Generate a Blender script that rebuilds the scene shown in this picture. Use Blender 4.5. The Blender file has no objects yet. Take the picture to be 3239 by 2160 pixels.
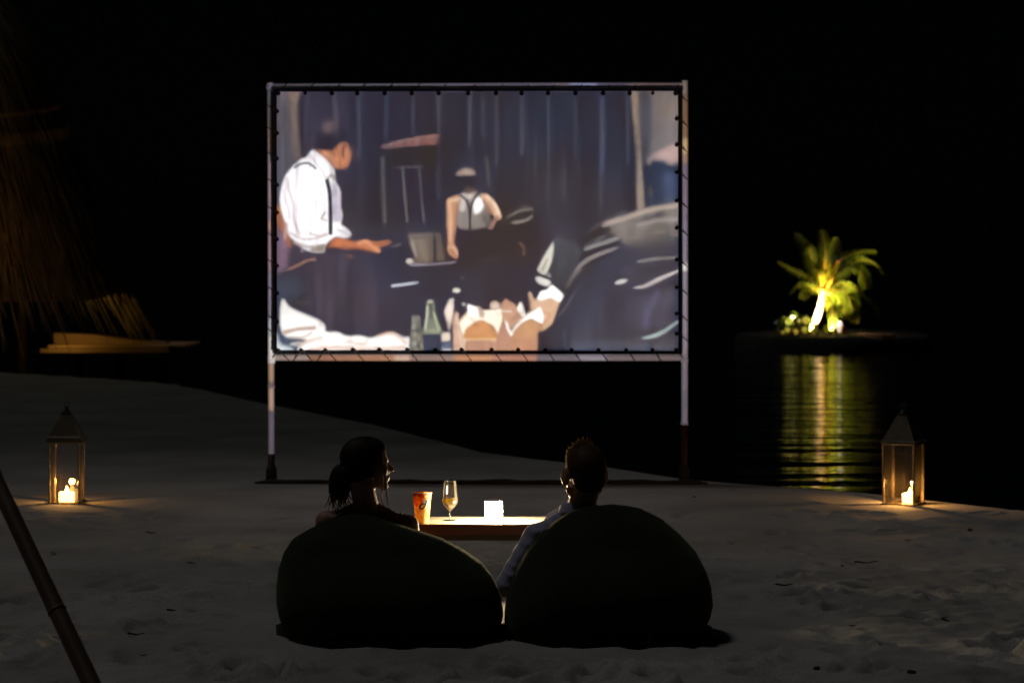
import bpy, bmesh, math, random
import numpy as np
from mathutils import Vector, Matrix

random.seed(7)
rng = np.random.default_rng(11)
R = math.radians
PI = math.pi

# ----------------------------------------------------------------------------
# camera, sky, moon, exposure
# ----------------------------------------------------------------------------
scene = bpy.context.scene
COL = scene.collection
scene.render.engine = 'CYCLES'
scene.cycles.use_denoising = True
scene.cycles.max_bounces = 10
scene.cycles.transparent_max_bounces = 24
scene.cycles.sample_clamp_indirect = 6.0
scene.cycles.caustics_refractive = False
scene.cycles.caustics_reflective = False

CAM_H = 1.52                  # lens height above the sand, m
F_PX = 7648.0                 # 85 mm on a 36 mm sensor, in pixels of the 3239 px wide photograph
HORIZON = 855.0
cam_d = bpy.data.cameras.new('camera')
cam = bpy.data.objects.new('camera', cam_d)
COL.objects.link(cam)
cam.location = (0, 0, CAM_H)
cam.rotation_euler = (R(90), 0, 0)
cam_d.sensor_width = 36.0
cam_d.lens = 85.0
cam_d.shift_y = -(1080.0 - HORIZON) / 3239.0
cam_d.clip_start = 0.1
cam_d.clip_end = 2000
cam_d.dof.use_dof = True
cam_d.dof.focus_distance = 10.9
cam_d.dof.aperture_fstop = 4.3
cam_d.dof.aperture_blades = 0
scene.camera = cam

MOON_EL, MOON_AZ = R(67), R(200)
world = bpy.data.worlds.new('World')
scene.world = world
world.use_nodes = True
wn = world.node_tree
bgn = wn.nodes['Background']
sky = wn.nodes.new('ShaderNodeTexSky')
sky.sky_type = 'NISHITA'
sky.sun_disc = False
sky.sun_elevation = MOON_EL
sky.sun_rotation = MOON_AZ
wn.links.new(sky.outputs['Color'], bgn.inputs['Color'])
bgn.inputs['Strength'].default_value = 0.00009

sun_d = bpy.data.lights.new('moon', 'SUN')
sun_d.energy = 0.215
sun_d.angle = R(9)
sun_d.color = (0.97, 0.98, 1.0)
sun = bpy.data.objects.new('moon', sun_d)
COL.objects.link(sun)
# the moon stands high on the left, a little beyond the couple
sdir = Vector((-math.sin(R(78)) * math.cos(MOON_EL), math.cos(R(78)) * math.cos(MOON_EL), math.sin(MOON_EL)))
sun.rotation_euler = sdir.to_track_quat('Z', 'Y').to_euler()
sky.sun_rotation = math.atan2(sdir.x, sdir.y)

vs = scene.view_settings
scene.display_settings.display_device = 'sRGB'
vs.view_transform = 'Standard'
vs.look = 'None'
vs.exposure = 0.0
vs.gamma = 1.0
vs.use_curve_mapping = False

# ----------------------------------------------------------------------------
# helpers
# ----------------------------------------------------------------------------
def P(px, py, d):
    """a place in the world: photograph pixel (px, py) at the distance d from the lens plane"""
    return Vector(((px - 1619.5) / F_PX * d, d, CAM_H - (py - HORIZON) / F_PX * d))

def srgb(r, g, b):
    def f(c):
        c = c / 255.0
        return c / 12.92 if c <= 0.04045 else ((c + 0.055) / 1.055) ** 2.4
    return (f(r), f(g), f(b))

def tag(o, label=None, cat=None, group=None, kind=None):
    if label: o['label'] = label
    if cat: o['category'] = cat
    if group: o['group'] = group
    if kind: o['kind'] = kind
    return o

def empty(name, loc, label, cat, group=None, rz=0.0):
    o = bpy.data.objects.new(name, None)
    COL.objects.link(o)
    o.location = loc
    o.rotation_euler = (0, 0, rz)
    o.empty_display_size = 0.1
    return tag(o, label, cat, group)

def link(name, mesh, mat=None, parent=None, smooth=True):
    o = bpy.data.objects.new(name, mesh)
    COL.objects.link(o)
    if mat is not None:
        mesh.materials.clear()
        mesh.materials.append(mat)
    if parent is not None:
        o.parent = parent
    if smooth and len(mesh.polygons):
        mesh.polygons.foreach_set('use_smooth', [True] * len(mesh.polygons))
    return o

def from_bm(name, bm, mat=None, parent=None, smooth=True):
    bmesh.ops.recalc_face_normals(bm, faces=bm.faces)
    me = bpy.data.meshes.new(name)
    bm.to_mesh(me)
    bm.free()
    return link(name, me, mat, parent, smooth)

def pydata(name, verts, faces, mat=None, parent=None, smooth=True):
    me = bpy.data.meshes.new(name)
    me.from_pydata([tuple(v) for v in verts], [], faces)
    me.update()
    return link(name, me, mat, parent, smooth)

def box(bm, lo, hi, bev=0.0, mtx=None):
    n0 = len(bm.verts)
    r = bmesh.ops.create_cube(bm, size=1.0)
    vs_ = r['verts']
    for v in vs_:
        v.co = Vector([(lo[i] + hi[i]) / 2 + v.co[i] * (hi[i] - lo[i]) for i in range(3)])
    if bev > 0:
        es = list({e for v in vs_ for e in v.link_edges})
        rr = bmesh.ops.bevel(bm, geom=es, offset=bev, segments=2, affect='EDGES', profile=0.5)
    if mtx is not None:
        bm.verts.ensure_lookup_table()
        for v in bm.verts[n0:] if bev == 0 else [v for v in bm.verts if v.index == -1 or v.index >= n0]:
            v.co = mtx @ v.co

def box_obj(name, lo, hi, mat, parent=None, bev=0.002):
    bm = bmesh.new()
    box(bm, lo, hi, bev)
    return from_bm(name, bm, mat, parent, smooth=False)

def tube_data(pts, rads, seg=10, cap=True, verts=None, faces=None):
    """tapered tube along a polyline"""
    verts = [] if verts is None else verts
    faces = [] if faces is None else faces
    pts = [Vector(p) for p in pts]
    n = len(pts)
    if not hasattr(rads, '__len__'):
        rads = [rads] * n
    base = len(verts)
    up = None
    for i in range(n):
        t = (pts[min(i + 1, n - 1)] - pts[max(i - 1, 0)]).normalized()
        if up is None:
            a = Vector((0, 0, 1)) if abs(t.z) < 0.9 else Vector((1, 0, 0))
            up = (a - t * a.dot(t)).normalized()
        else:
            up = (up - t * up.dot(t)).normalized()
        sd = t.cross(up)
        for k in range(seg):
            a = 2 * PI * k / seg
            verts.append(pts[i] + (up * math.cos(a) + sd * math.sin(a)) * rads[i])
    for i in range(n - 1):
        for k in range(seg):
            a = base + i * seg + k
            b = base + i * seg + (k + 1) % seg
            faces.append((a, b, b + seg, a + seg))
    if cap:
        faces.append(tuple(base + k for k in reversed(range(seg))))
        faces.append(tuple(base + (n - 1) * seg + k for k in range(seg)))
    return verts, faces

def tube(name, pts, rads, mat, parent=None, seg=10):
    v, f = tube_data(pts, rads, seg)
    return pydata(name, v, f, mat, parent)

def lathe(name, prof, mat, parent=None, seg=40, loc=(0, 0, 0), close_top=False, close_bot=False):
    verts, faces = [], []
    n = len(prof)
    for (r, z) in prof:
        for k in range(seg):
            a = 2 * PI * k / seg
            verts.append((loc[0] + r * math.cos(a), loc[1] + r * math.sin(a), loc[2] + z))
    for i in range(n - 1):
        for k in range(seg):
            a = i * seg + k
            b = i * seg + (k + 1) % seg
            faces.append((a, b, b + seg, a + seg))
    if close_bot: faces.append(tuple(reversed(range(seg))))
    if close_top: faces.append(tuple((n - 1) * seg + k for k in range(seg)))
    return pydata(name, verts, faces, mat, parent)

def catmull(pts, per=8, closed=False):
    pts = [Vector(p) for p in pts]
    n = len(pts)
    out = []
    rngk = range(n) if closed else range(n - 1)
    for i in rngk:
        p0 = pts[(i - 1) % n] if closed or i > 0 else pts[0]
        p1 = pts[i]
        p2 = pts[(i + 1) % n]
        p3 = pts[(i + 2) % n] if closed or i + 2 < n else pts[-1]
        for k in range(per):
            t = k / per
            out.append(0.5 * ((2 * p1) + (p2 - p0) * t + (2 * p0 - 5 * p1 + 4 * p2 - p3) * t * t + (3 * p1 - p0 - 3 * p2 + p3) * t ** 3))
    if not closed:
        out.append(pts[-1])
    return out

def vnoise(x, y, seed=0):
    """smooth value noise for numpy arrays"""
    xi = np.floor(x).astype(np.int64); yi = np.floor(y).astype(np.int64)
    fx = x - xi; fy = y - yi
    def h(a, b):
        n = (a * 374761393 + b * 668265263 + seed * 974711) & 0x7fffffff
        n = ((n ^ (n >> 13)) * 1274126177) & 0x7fffffff
        n = n ^ (n >> 16)
        return (n & 0xffff) / 65535.0
    u = fx * fx * (3 - 2 * fx); v = fy * fy * (3 - 2 * fy)
    return (h(xi, yi) * (1 - u) + h(xi + 1, yi) * u) * (1 - v) + (h(xi, yi + 1) * (1 - u) + h(xi + 1, yi + 1) * u) * v - 0.5

# ---- materials --------------------------------------------------------------
def mat(name, color, rough=0.6, metal=0.0, spec=0.5, noise=0.0, nscale=20.0, bump=0.0, bscale=80.0,
        sheen=0.0, trans=0.0, ior=1.45, emit=None, estr=0.0, sss=0.0, stretch=None):
    m = bpy.data.materials.new(name)
    m.use_nodes = True
    nt = m.node_tree
    b = nt.nodes['Principled BSDF']
    b.inputs['Base Color'].default_value = (*color, 1)
    b.inputs['Roughness'].default_value = rough
    b.inputs['Metallic'].default_value = metal
    b.inputs['Specular IOR Level'].default_value = spec
    b.inputs['IOR'].default_value = ior
    b.inputs['Transmission Weight'].default_value = trans
    if sheen: b.inputs['Sheen Weight'].default_value = sheen
    if sss:
        b.inputs['Subsurface Weight'].default_value = sss
        b.inputs['Subsurface Radius'].default_value = (0.012, 0.004, 0.002)
    if emit:
        b.inputs['Emission Color'].default_value = (*emit, 1)
        b.inputs['Emission Strength'].default_value = estr
    tc = None
    def coords(sc):
        nonlocal tc
        if tc is None:
            tc = nt.nodes.new('ShaderNodeTexCoord')
        mp = nt.nodes.new('ShaderNodeMapping')
        s = stretch or (1, 1, 1)
        mp.inputs['Scale'].default_value = (s[0] * sc, s[1] * sc, s[2] * sc)
        nt.links.new(tc.outputs['Object'], mp.inputs['Vector'])
        return mp
    if noise:
        mp = coords(nscale)
        n = nt.nodes.new('ShaderNodeTexNoise')
        n.inputs['Scale'].default_value = 1.0
        n.inputs['Detail'].default_value = 6
        r = nt.nodes.new('ShaderNodeValToRGB')
        r.color_ramp.elements[0].position = 0.3
        r.color_ramp.elements[1].position = 0.72
        r.color_ramp.elements[0].color = (*[max(0, c * (1 - noise)) for c in color], 1)
        r.color_ramp.elements[1].color = (*[min(1, c * (1 + noise)) for c in color], 1)
        nt.links.new(mp.outputs['Vector'], n.inputs['Vector'])
        nt.links.new(n.outputs['Fac'], r.inputs['Fac'])
        nt.links.new(r.outputs['Color'], b.inputs['Base Color'])
    if bump:
        mp = coords(bscale)
        n = nt.nodes.new('ShaderNodeTexNoise')
        n.inputs['Scale'].default_value = 1.0
        n.inputs['Detail'].default_value = 4
        bp = nt.nodes.new('ShaderNodeBump')
        bp.inputs['Strength'].default_value = bump
        bp.inputs['Distance'].default_value = 0.01
        nt.links.new(mp.outputs['Vector'], n.inputs['Vector'])
        nt.links.new(n.outputs['Fac'], bp.inputs['Height'])
        nt.links.new(bp.outputs['Normal'], b.inputs['Normal'])
    return m

def thin_glass(name, tint=(1, 1, 1), rough=0.02, gl=1.0, dust=0.0, dcol=(.9, .75, .5)):
    """window-pane glass: clear straight through, mirror-like at grazing angles"""
    m = bpy.data.materials.new(name)
    m.use_nodes = True
    nt = m.node_tree
    nt.nodes.remove(nt.nodes['Principled BSDF'])
    out = nt.nodes['Material Output']
    t = nt.nodes.new('ShaderNodeBsdfTransparent'); t.inputs['Color'].default_value = (*tint, 1)
    g = nt.nodes.new('ShaderNodeBsdfGlossy'); g.inputs['Roughness'].default_value = rough
    g.inputs['Color'].default_value = (gl, gl, gl, 1)
    f = nt.nodes.new('ShaderNodeFresnel'); f.inputs['IOR'].default_value = 1.5
    mx = nt.nodes.new('ShaderNodeMixShader')
    nt.links.new(f.outputs['Fac'], mx.inputs['Fac'])
    nt.links.new(t.outputs['BSDF'], mx.inputs[1])
    nt.links.new(g.outputs['BSDF'], mx.inputs[2])
    last = mx
    if dust:                                  # salt haze on the pane scatters a little light
        d = nt.nodes.new('ShaderNodeBsdfTranslucent'); d.inputs['Color'].default_value = (*dcol, 1)
        m2 = nt.nodes.new('ShaderNodeMixShader'); m2.inputs['Fac'].default_value = dust
        nt.links.new(mx.outputs['Shader'], m2.inputs[1]); nt.links.new(d.outputs['BSDF'], m2.inputs[2])
        last = m2
    nt.links.new(last.outputs['Shader'], out.inputs['Surface'])
    return m

def emissive(name, color, strength):
    m = bpy.data.materials.new(name)
    m.use_nodes = True
    nt = m.node_tree
    b = nt.nodes['Principled BSDF']
    b.inputs['Base Color'].default_value = (0.8, 0.8, 0.8, 1)
    b.inputs['Emission Color'].default_value = (*color, 1)
    b.inputs['Emission Strength'].default_value = strength
    return m

def leafmat(name, color, back=0.35, rough=0.45):
    m = bpy.data.materials.new(name)
    m.use_nodes = True
    nt = m.node_tree
    b = nt.nodes['Principled BSDF']
    b.inputs['Roughness'].default_value = rough
    out = nt.nodes['Material Output']
    tc = nt.nodes.new('ShaderNodeTexCoord')
    n = nt.nodes.new('ShaderNodeTexNoise'); n.inputs['Scale'].default_value = 6
    nt.links.new(tc.outputs['Object'], n.inputs['Vector'])
    r = nt.nodes.new('ShaderNodeValToRGB')
    r.color_ramp.elements[0].color = (*[c * 0.6 for c in color], 1)
    r.color_ramp.elements[1].color = (*[min(1, c * 1.4) for c in color], 1)
    nt.links.new(n.outputs['Fac'], r.inputs['Fac'])
    nt.links.new(r.outputs['Color'], b.inputs['Base Color'])
    t = nt.nodes.new('ShaderNodeBsdfTranslucent')
    nt.links.new(r.outputs['Color'], t.inputs['Color'])
    mx = nt.nodes.new('ShaderNodeMixShader'); mx.inputs['Fac'].default_value = back
    nt.links.new(b.outputs['BSDF'], mx.inputs[1]); nt.links.new(t.outputs['BSDF'], mx.inputs[2])
    nt.links.new(mx.outputs['Shader'], out.inputs['Surface'])
    return m

def point(name, loc, power, color, radius=0.02):
    d = bpy.data.lights.new(name, 'POINT')
    d.energy = power; d.color = color; d.shadow_soft_size = radius
    o = bpy.data.objects.new(name, d)
    COL.objects.link(o); o.location = loc
    return o

# ----------------------------------------------------------------------------
# the beach, the sea, the islet
# ----------------------------------------------------------------------------
SHORE_X = [-60, -30, -14, -7.8, -4.64, -2.92, -1.375, -.28, .735, 1.25, 2.59, 3.3, 6, 12, 30, 60]
SHORE_D = [52, 46, 40, 36.8, 33.2, 28.2, 24.2, 20.7, 19.0, 18.0, 16.65, 15.6, 15.0, 13.5, 10, 4]
WATER_Z = -0.35

def make_sand():
    xs = np.concatenate([np.array([-60, -45, -34, -26, -20, -16, -13, -11, -9.5, -8.4, -7.6, -7.0, -6.4, -5.8, -5.3, -4.9, -4.5, -4.2]),
                         np.arange(-4.0, 4.001, 0.025),
                         np.array([4.2, 4.5, 4.9, 5.3, 5.8, 6.4, 7.0, 8, 9.5, 11, 13, 16, 20, 26, 34, 45, 60])])
    ys = np.concatenate([np.array([-20, -10, -5, -2, 0, 2, 3.5, 4.5, 5.3, 6.0, 6.5]),
                         np.arange(7.0, 13.0, 0.022), np.arange(13.0, 18.0, 0.035), np.arange(18.0, 30.0, 0.12),
                         np.arange(30, 50, 0.5), np.array([52, 55, 60])])
    X, Y = np.meshgrid(xs, ys)
    Z = np.zeros_like(X)
    # gentle heaps and the churned surface
    Z += 0.050 * vnoise(X * 0.7, Y * 0.7, 1) + 0.030 * vnoise(X * 1.9, Y * 1.9, 2)
    wob = 0.5 * vnoise(X * 2.2, Y * 2.2, 9)
    churn = np.clip((14.0 - Y) / 4.0, 0.3, 1.0)
    Z += churn * (0.022 * vnoise(X * 4.3 + wob, Y * 5.1, 3) + 0.022 * vnoise(X * 9.0, Y * 10.0 + wob, 4) + 0.010 * vnoise(X * 22, Y * 24, 5))
    # footprints: a dent with a pushed-up rim
    n_fp = 820
    fx = rng.uniform(-3.9, 3.9, n_fp)
    fy = 7.2 + 8.0 * rng.random(n_fp) ** 1.5
    for i in range(n_fp):
        a = rng.uniform(0, PI)
        L = rng.uniform(0.07, 0.14); W = L * rng.uniform(0.38, 0.6)
        dep = rng.uniform(0.014, 0.046) * (1.0 if fy[i] < 11.5 else 0.55)
        i0, i1 = np.searchsorted(xs, [fx[i] - 0.4, fx[i] + 0.4])
        j0, j1 = np.searchsorted(ys, [fy[i] - 0.4, fy[i] + 0.4])
        dx = X[j0:j1, i0:i1] - fx[i]; dy = Y[j0:j1, i0:i1] - fy[i]
        u = (dx * math.cos(a) + dy * math.sin(a)) / L
        v = (-dx * math.sin(a) + dy * math.cos(a)) / W
        q = u * u + v * v
        Z[j0:j1, i0:i1] += dep * (-np.exp(-q * q * 0.9) + 0.55 * np.exp(-((np.sqrt(q) - 1.45) / 0.38) ** 2))
    n_sm = 2600
    gx_ = rng.uniform(-3.2, 3.2, n_sm); gy_ = 8.4 + 4.6 * rng.random(n_sm) ** 1.3
    for i in range(n_sm):
        a = rng.uniform(0, PI); L = rng.uniform(0.02, 0.05); W = L * rng.uniform(0.4, 0.8); dep = rng.uniform(-.006, 0.013)
        i0, i1 = np.searchsorted(xs, [gx_[i] - 0.12, gx_[i] + 0.12]); j0, j1 = np.searchsorted(ys, [gy_[i] - 0.12, gy_[i] + 0.12])
        dx = X[j0:j1, i0:i1] - gx_[i]; dy = Y[j0:j1, i0:i1] - gy_[i]
        q = ((dx * math.cos(a) + dy * math.sin(a)) / L) ** 2 + ((-dx * math.sin(a) + dy * math.cos(a)) / W) ** 2
        Z[j0:j1, i0:i1] -= dep * np.exp(-q)
    # level around the bean bags, table, screen feet and lanterns
    for (cx, cy, rad) in [(-.52, 10.15, .75), (.40, 10.15, .75), (-.1, 11.4, .7), (-2.92, 15.8, .5), (2.55, 15.8, .5)]:
        w = np.clip(1.25 - np.hypot(X - cx, Y - cy) / rad, 0, 1)
        w = np.clip(w * 3, 0, 1)
        Z *= (1 - 0.85 * w)
    Z *= np.clip((19 - Y) / 3.0, 0.35, 1.0)
    Z *= np.clip(1.0 - (Y - 16.2) / 1.0, 0.35, 1.0)
    # heaped sand against the near foot of the bags
    for (cx, cy, sx) in [(-.50, 9.60, .42), (.40, 9.60, .42), (-.03, 9.78, .10)]:
        Z += (0.020 + 0.020 * vnoise(X * 14, Y * 14, 6)) * np.exp(-((X - cx) / sx) ** 4 - ((Y - cy) / 0.07) ** 2)
    D = np.interp(X, SHORE_X, SHORE_D) + 0.15 * vnoise(X * 1.3, Y * 0, 8)
    drop = np.clip(Y - (D - 0.6), 0, None)
    Z -= np.where(drop < 1.2, 0.10 * drop ** 2, 0.144 + 0.24 * (drop - 1.2))
    Z = np.maximum(Z, -2.2)
    ny, nx = X.shape
    verts = np.stack([X, Y, Z], -1).reshape(-1, 3)
    idx = np.arange(nx * ny).reshape(ny, nx)
    quads = np.stack([idx[:-1, :-1], idx[:-1, 1:], idx[1:, 1:], idx[1:, :-1]], -1).reshape(-1, 4)
    me = bpy.data.meshes.new('sand')
    me.vertices.add(len(verts)); me.vertices.foreach_set('co', verts.astype(np.float32).ravel())
    me.loops.add(quads.size); me.loops.foreach_set('vertex_index', quads.ravel().astype(np.int32))
    me.polygons.add(len(quads)); me.polygons.foreach_set('loop_start', np.arange(0, quads.size, 4, dtype=np.int32))
    me.update(); me.validate()
    return me, xs, ys, Z

def sand_material():
    m = bpy.data.materials.new('sand')
    m.use_nodes = True
    nt = m.node_tree
    b = nt.nodes['Principled BSDF']
    b.inputs['Roughness'].default_value = 0.9
    b.inputs['Specular IOR Level'].default_value = 0.2
    tc = nt.nodes.new('ShaderNodeTexCoord')
    # pale dry coral sand with damp, darker patches
    n1 = nt.nodes.new('ShaderNodeTexNoise'); n1.inputs['Scale'].default_value = 0.9; n1.inputs['Detail'].default_value = 5
    n2 = nt.nodes.new('ShaderNodeTexNoise'); n2.inputs['Scale'].default_value = 160; n2.inputs['Detail'].default_value = 3
    r1 = nt.nodes.new('ShaderNodeValToRGB')
    r1.color_ramp.elements[0].position = 0.30; r1.color_ramp.elements[0].color = (0.27, 0.258, 0.238, 1)
    r1.color_ramp.elements[1].position = 0.66; r1.color_ramp.elements[1].color = (0.42, 0.402, 0.378, 1)
    r2 = nt.nodes.new('ShaderNodeValToRGB')
    r2.color_ramp.elements[0].position = 0.35; r2.color_ramp.elements[0].color = (0.75, 0.74, 0.72, 1)
    r2.color_ramp.elements[1].position = 0.65; r2.color_ramp.elements[1].color = (1.1, 1.08, 1.05, 1)
    mx = nt.nodes.new('ShaderNodeMix'); mx.data_type = 'RGBA'; mx.blend_type = 'MULTIPLY'; mx.inputs['Factor'].default_value = 1
    # weaker light beyond the screen painted into the sand colour, darker and greyer
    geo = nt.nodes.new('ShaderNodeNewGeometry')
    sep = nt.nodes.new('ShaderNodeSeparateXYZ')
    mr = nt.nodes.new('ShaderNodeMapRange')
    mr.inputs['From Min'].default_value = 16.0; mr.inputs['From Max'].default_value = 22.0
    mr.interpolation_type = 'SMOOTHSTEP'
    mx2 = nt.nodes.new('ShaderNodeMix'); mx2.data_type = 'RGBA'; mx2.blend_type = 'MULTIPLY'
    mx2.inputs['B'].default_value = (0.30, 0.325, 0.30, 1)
    L = nt.links.new
    L(tc.outputs['Object'], n1.inputs['Vector']); L(tc.outputs['Object'], n2.inputs['Vector'])
    L(n1.outputs['Fac'], r1.inputs['Fac']); L(n2.outputs['Fac'], r2.inputs['Fac'])
    L(r1.outputs['Color'], mx.inputs['A']); L(r2.outputs['Color'], mx.inputs['B'])
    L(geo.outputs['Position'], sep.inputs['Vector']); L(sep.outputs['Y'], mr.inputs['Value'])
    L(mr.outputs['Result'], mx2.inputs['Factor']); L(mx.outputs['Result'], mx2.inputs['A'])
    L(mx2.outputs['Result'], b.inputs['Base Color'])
    bp = nt.nodes.new('ShaderNodeBump'); bp.inputs['Strength'].default_value = 0.5; bp.inputs['Distance'].default_value = 0.004
    n3 = nt.nodes.new('ShaderNodeTexNoise'); n3.inputs['Scale'].default_value = 60; n3.inputs['Detail'].default_value = 6
    L(tc.outputs['Object'], n3.inputs['Vector']); L(n3.outputs['Fac'], bp.inputs['Height']); L(bp.outputs['Normal'], b.inputs['Normal'])
    return m

sand_me, SX, SY, SZ = make_sand()
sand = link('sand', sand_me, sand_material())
tag(sand, 'pale trampled beach sand with footprints sloping to dark water', kind='structure')

def ground(x, y):
    i = min(max(np.searchsorted(SX, x) - 1, 0), len(SX) - 2); j = min(max(np.searchsorted(SY, y) - 1, 0), len(SY) - 2)
    u = (x - SX[i]) / (SX[i + 1] - SX[i]); v = (y - SY[j]) / (SY[j + 1] - SY[j])
    return float(SZ[j, i] * (1 - u) * (1 - v) + SZ[j, i + 1] * u * (1 - v) + SZ[j + 1, i] * (1 - u) * v + SZ[j + 1, i + 1] * u * v)

def water_material():
    m = bpy.data.materials.new('sea_water')
    m.use_nodes = True
    nt = m.node_tree
    b = nt.nodes['Principled BSDF']
    b.inputs['Base Color'].default_value = (0.002, 0.005, 0.008, 1)
    b.inputs['Roughness'].default_value = 0.06
    b.inputs['IOR'].default_value = 1.33
    tc = nt.nodes.new('ShaderNodeTexCoord')
    L = nt.links.new
    hs = None
    for (sx, sy, scale, amp) in [(0.22, 1.0, 1.1, 0.075), (0.35, 1.0, 3.6, 0.016), (0.5, 1.0, 11.0, 0.004)]:
        mp = nt.nodes.new('ShaderNodeMapping'); mp.inputs['Scale'].default_value = (sx, sy, 1)
        mp.inputs['Rotation'].default_value = (0, 0, R(6))
        n = nt.nodes.new('ShaderNodeTexNoise'); n.inputs['Scale'].default_value = scale; n.inputs['Detail'].default_value = 1.5
        mu = nt.nodes.new('ShaderNodeMath'); mu.operation = 'MULTIPLY'; mu.inputs[1].default_value = amp
        L(tc.outputs['Object'], mp.inputs['Vector']); L(mp.outputs['Vector'], n.inputs['Vector']); L(n.outputs['Fac'], mu.inputs[0])
        if hs is None:
            hs = mu
        else:
            ad = nt.nodes.new('ShaderNodeMath'); ad.operation = 'ADD'
            L(hs.outputs[0], ad.inputs[0]); L(mu.outputs[0], ad.inputs[1]); hs = ad
    bp = nt.nodes.new('ShaderNodeBump'); bp.inputs['Strength'].default_value = 1.0; bp.inputs['Distance'].default_value = 1.0
    L(hs.outputs[0], bp.inputs['Height']); L(bp.outputs['Normal'], b.inputs['Normal'])
    return m

sea = pydata('sea', [(-600, 8, WATER_Z), (600, 8, WATER_Z), (600, 1500, WATER_Z), (-600, 1500, WATER_Z)], [(0, 1, 2, 3)], water_material())
tag(sea, 'calm black sea mirroring the lit palm in gold ripples', kind='structure')

# islet: a low dark bank across the water
def make_islet():
    bm = bmesh.new()
    rings = [(1.00, -1.2), (0.985, -0.25), (0.97, -0.10), (0.95, -0.04), (0.80, 0.0), (0.4, 0.06)]
    N = 96
    prev = None
    for (s, z) in rings:
        row = []
        for k in range(N):
            a = 2 * PI * k / N
            rr = 1 + 0.05 * math.sin(3 * a + 1) + 0.03 * math.sin(7 * a)
            row.append(bm.verts.new((7.75 + 2.35 * s * rr * math.cos(a), 58.6 + 3.3 * s * rr * math.sin(a), z + random.uniform(-.02, .02))))
        if prev:
            for k in range(N):
                bm.faces.new((prev[k], prev[(k + 1) % N], row[(k + 1) % N], row[k]))
        prev = row
    bm.faces.new(prev)
    o = from_bm('islet', bm, mat('islet_soil', (0.018, 0.015, 0.011), 0.95, noise=0.4, nscale=2, bump=0.6, bscale=4))
    return tag(o, 'low dark islet bank carrying the lit palm', kind='structure')
make_islet()

# ----------------------------------------------------------------------------
# the film: drawn here as soft patches of colour, thrown by the projector's lamp
# ----------------------------------------------------------------------------
SCR_D = 17.2                    # distance of the screen, m
FX0, FX1, FY0, FY1 = 838.0, 2182.0, 258.0, 1440.0     # what the beam covers
FS = 0.5
FW, FH = int((FX1 - FX0) * FS), int((FY1 - FY0) * FS)
film = np.zeros((FH, FW, 3))
ZONES = {1: (820, 230, 3.336), 2: (1500, 230, 3.336), 3: (820, 680, 3.267), 4: (1500, 680, 3.267), 5: (1250, 560, 1.4933), 0: (0, 0, 1.0)}

def fpts(zone, pts):
    ox, oy, s = ZONES[zone]
    return [((ox + x / s - FX0) * FS, (oy + y / s - FY0) * FS) for (x, y) in pts]

def gblur(a, s):
    if s <= 0.2: return a
    r = max(1, int(3 * s))
    k = np.exp(-0.5 * (np.arange(-r, r + 1) / s) ** 2); k /= k.sum()
    a = np.apply_along_axis(lambda v: np.convolve(np.pad(v, r, mode='edge'), k, 'valid'), 0, a)
    return np.apply_along_axis(lambda v: np.convolve(np.pad(v, r, mode='edge'), k, 'valid'), 1, a)

def comp(mask, x0, y0, col, gain):
    c = np.array(srgb(*col)) * gain
    h, w = mask.shape
    sub = film[y0:y0 + h, x0:x0 + w]
    sub += (c - sub) * mask[..., None]

def window(pts, pad):
    xs_ = [p[0] for p in pts]; ys_ = [p[1] for p in pts]
    x0 = int(max(0, math.floor(min(xs_) - pad))); x1 = int(min(FW, math.ceil(max(xs_) + pad)))
    y0 = int(max(0, math.floor(min(ys_) - pad))); y1 = int(min(FH, math.ceil(max(ys_) + pad)))
    return x0, x1, y0, y1

def patch(zone, pts, col, blur=3.0, a=1.0, gain=1.0, curve=True, rnd=0.55):
    """filled soft-edged shape; blur in photograph pixels"""
    pts = fpts(zone, pts)
    if curve and len(pts) > 4:
        pts = [(p.x, p.y) for p in catmull([(x, y, 0) for x, y in pts], 5, True)]
    s = blur * FS
    x0, x1, y0, y1 = window(pts, 3 * s + 2)
    if x1 <= x0 or y1 <= y0: return
    gx, gy = np.meshgrid(np.arange(x0, x1) + 0.5, np.arange(y0, y1) + 0.5)
    ins = np.zeros(gx.shape, bool)
    n = len(pts)
    for i in range(n):
        (ax, ay), (bx_, by_) = pts[i], pts[(i + 1) % n]
        if ay == by_: continue
        c = ((ay > gy) != (by_ > gy)) & (gx < (bx_ - ax) * (gy - ay) / (by_ - ay) + ax)
        ins ^= c
    m = gblur(ins.astype(float), s)
    ext = min(x1 - x0, y1 - y0)
    c = np.array(srgb(*col)) * gain
    if ext > 14 and rnd:
        body = gblur(ins.astype(float), ext * .14)
        n = vnoise(gx / (ext * .33) + len(pts), gy / (ext * .33), 41) + .5 * vnoise(gx / (ext * .14), gy / (ext * .14), 42)
        k = (1 - rnd * (1 - np.clip(body, 0, 1))) * (1 + .35 * rnd * n)
    else:
        k = np.ones_like(m)
    sub = film[y0:y1, x0:x1]
    sub += (c * k[..., None] - sub) * (m * a)[..., None]

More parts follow.
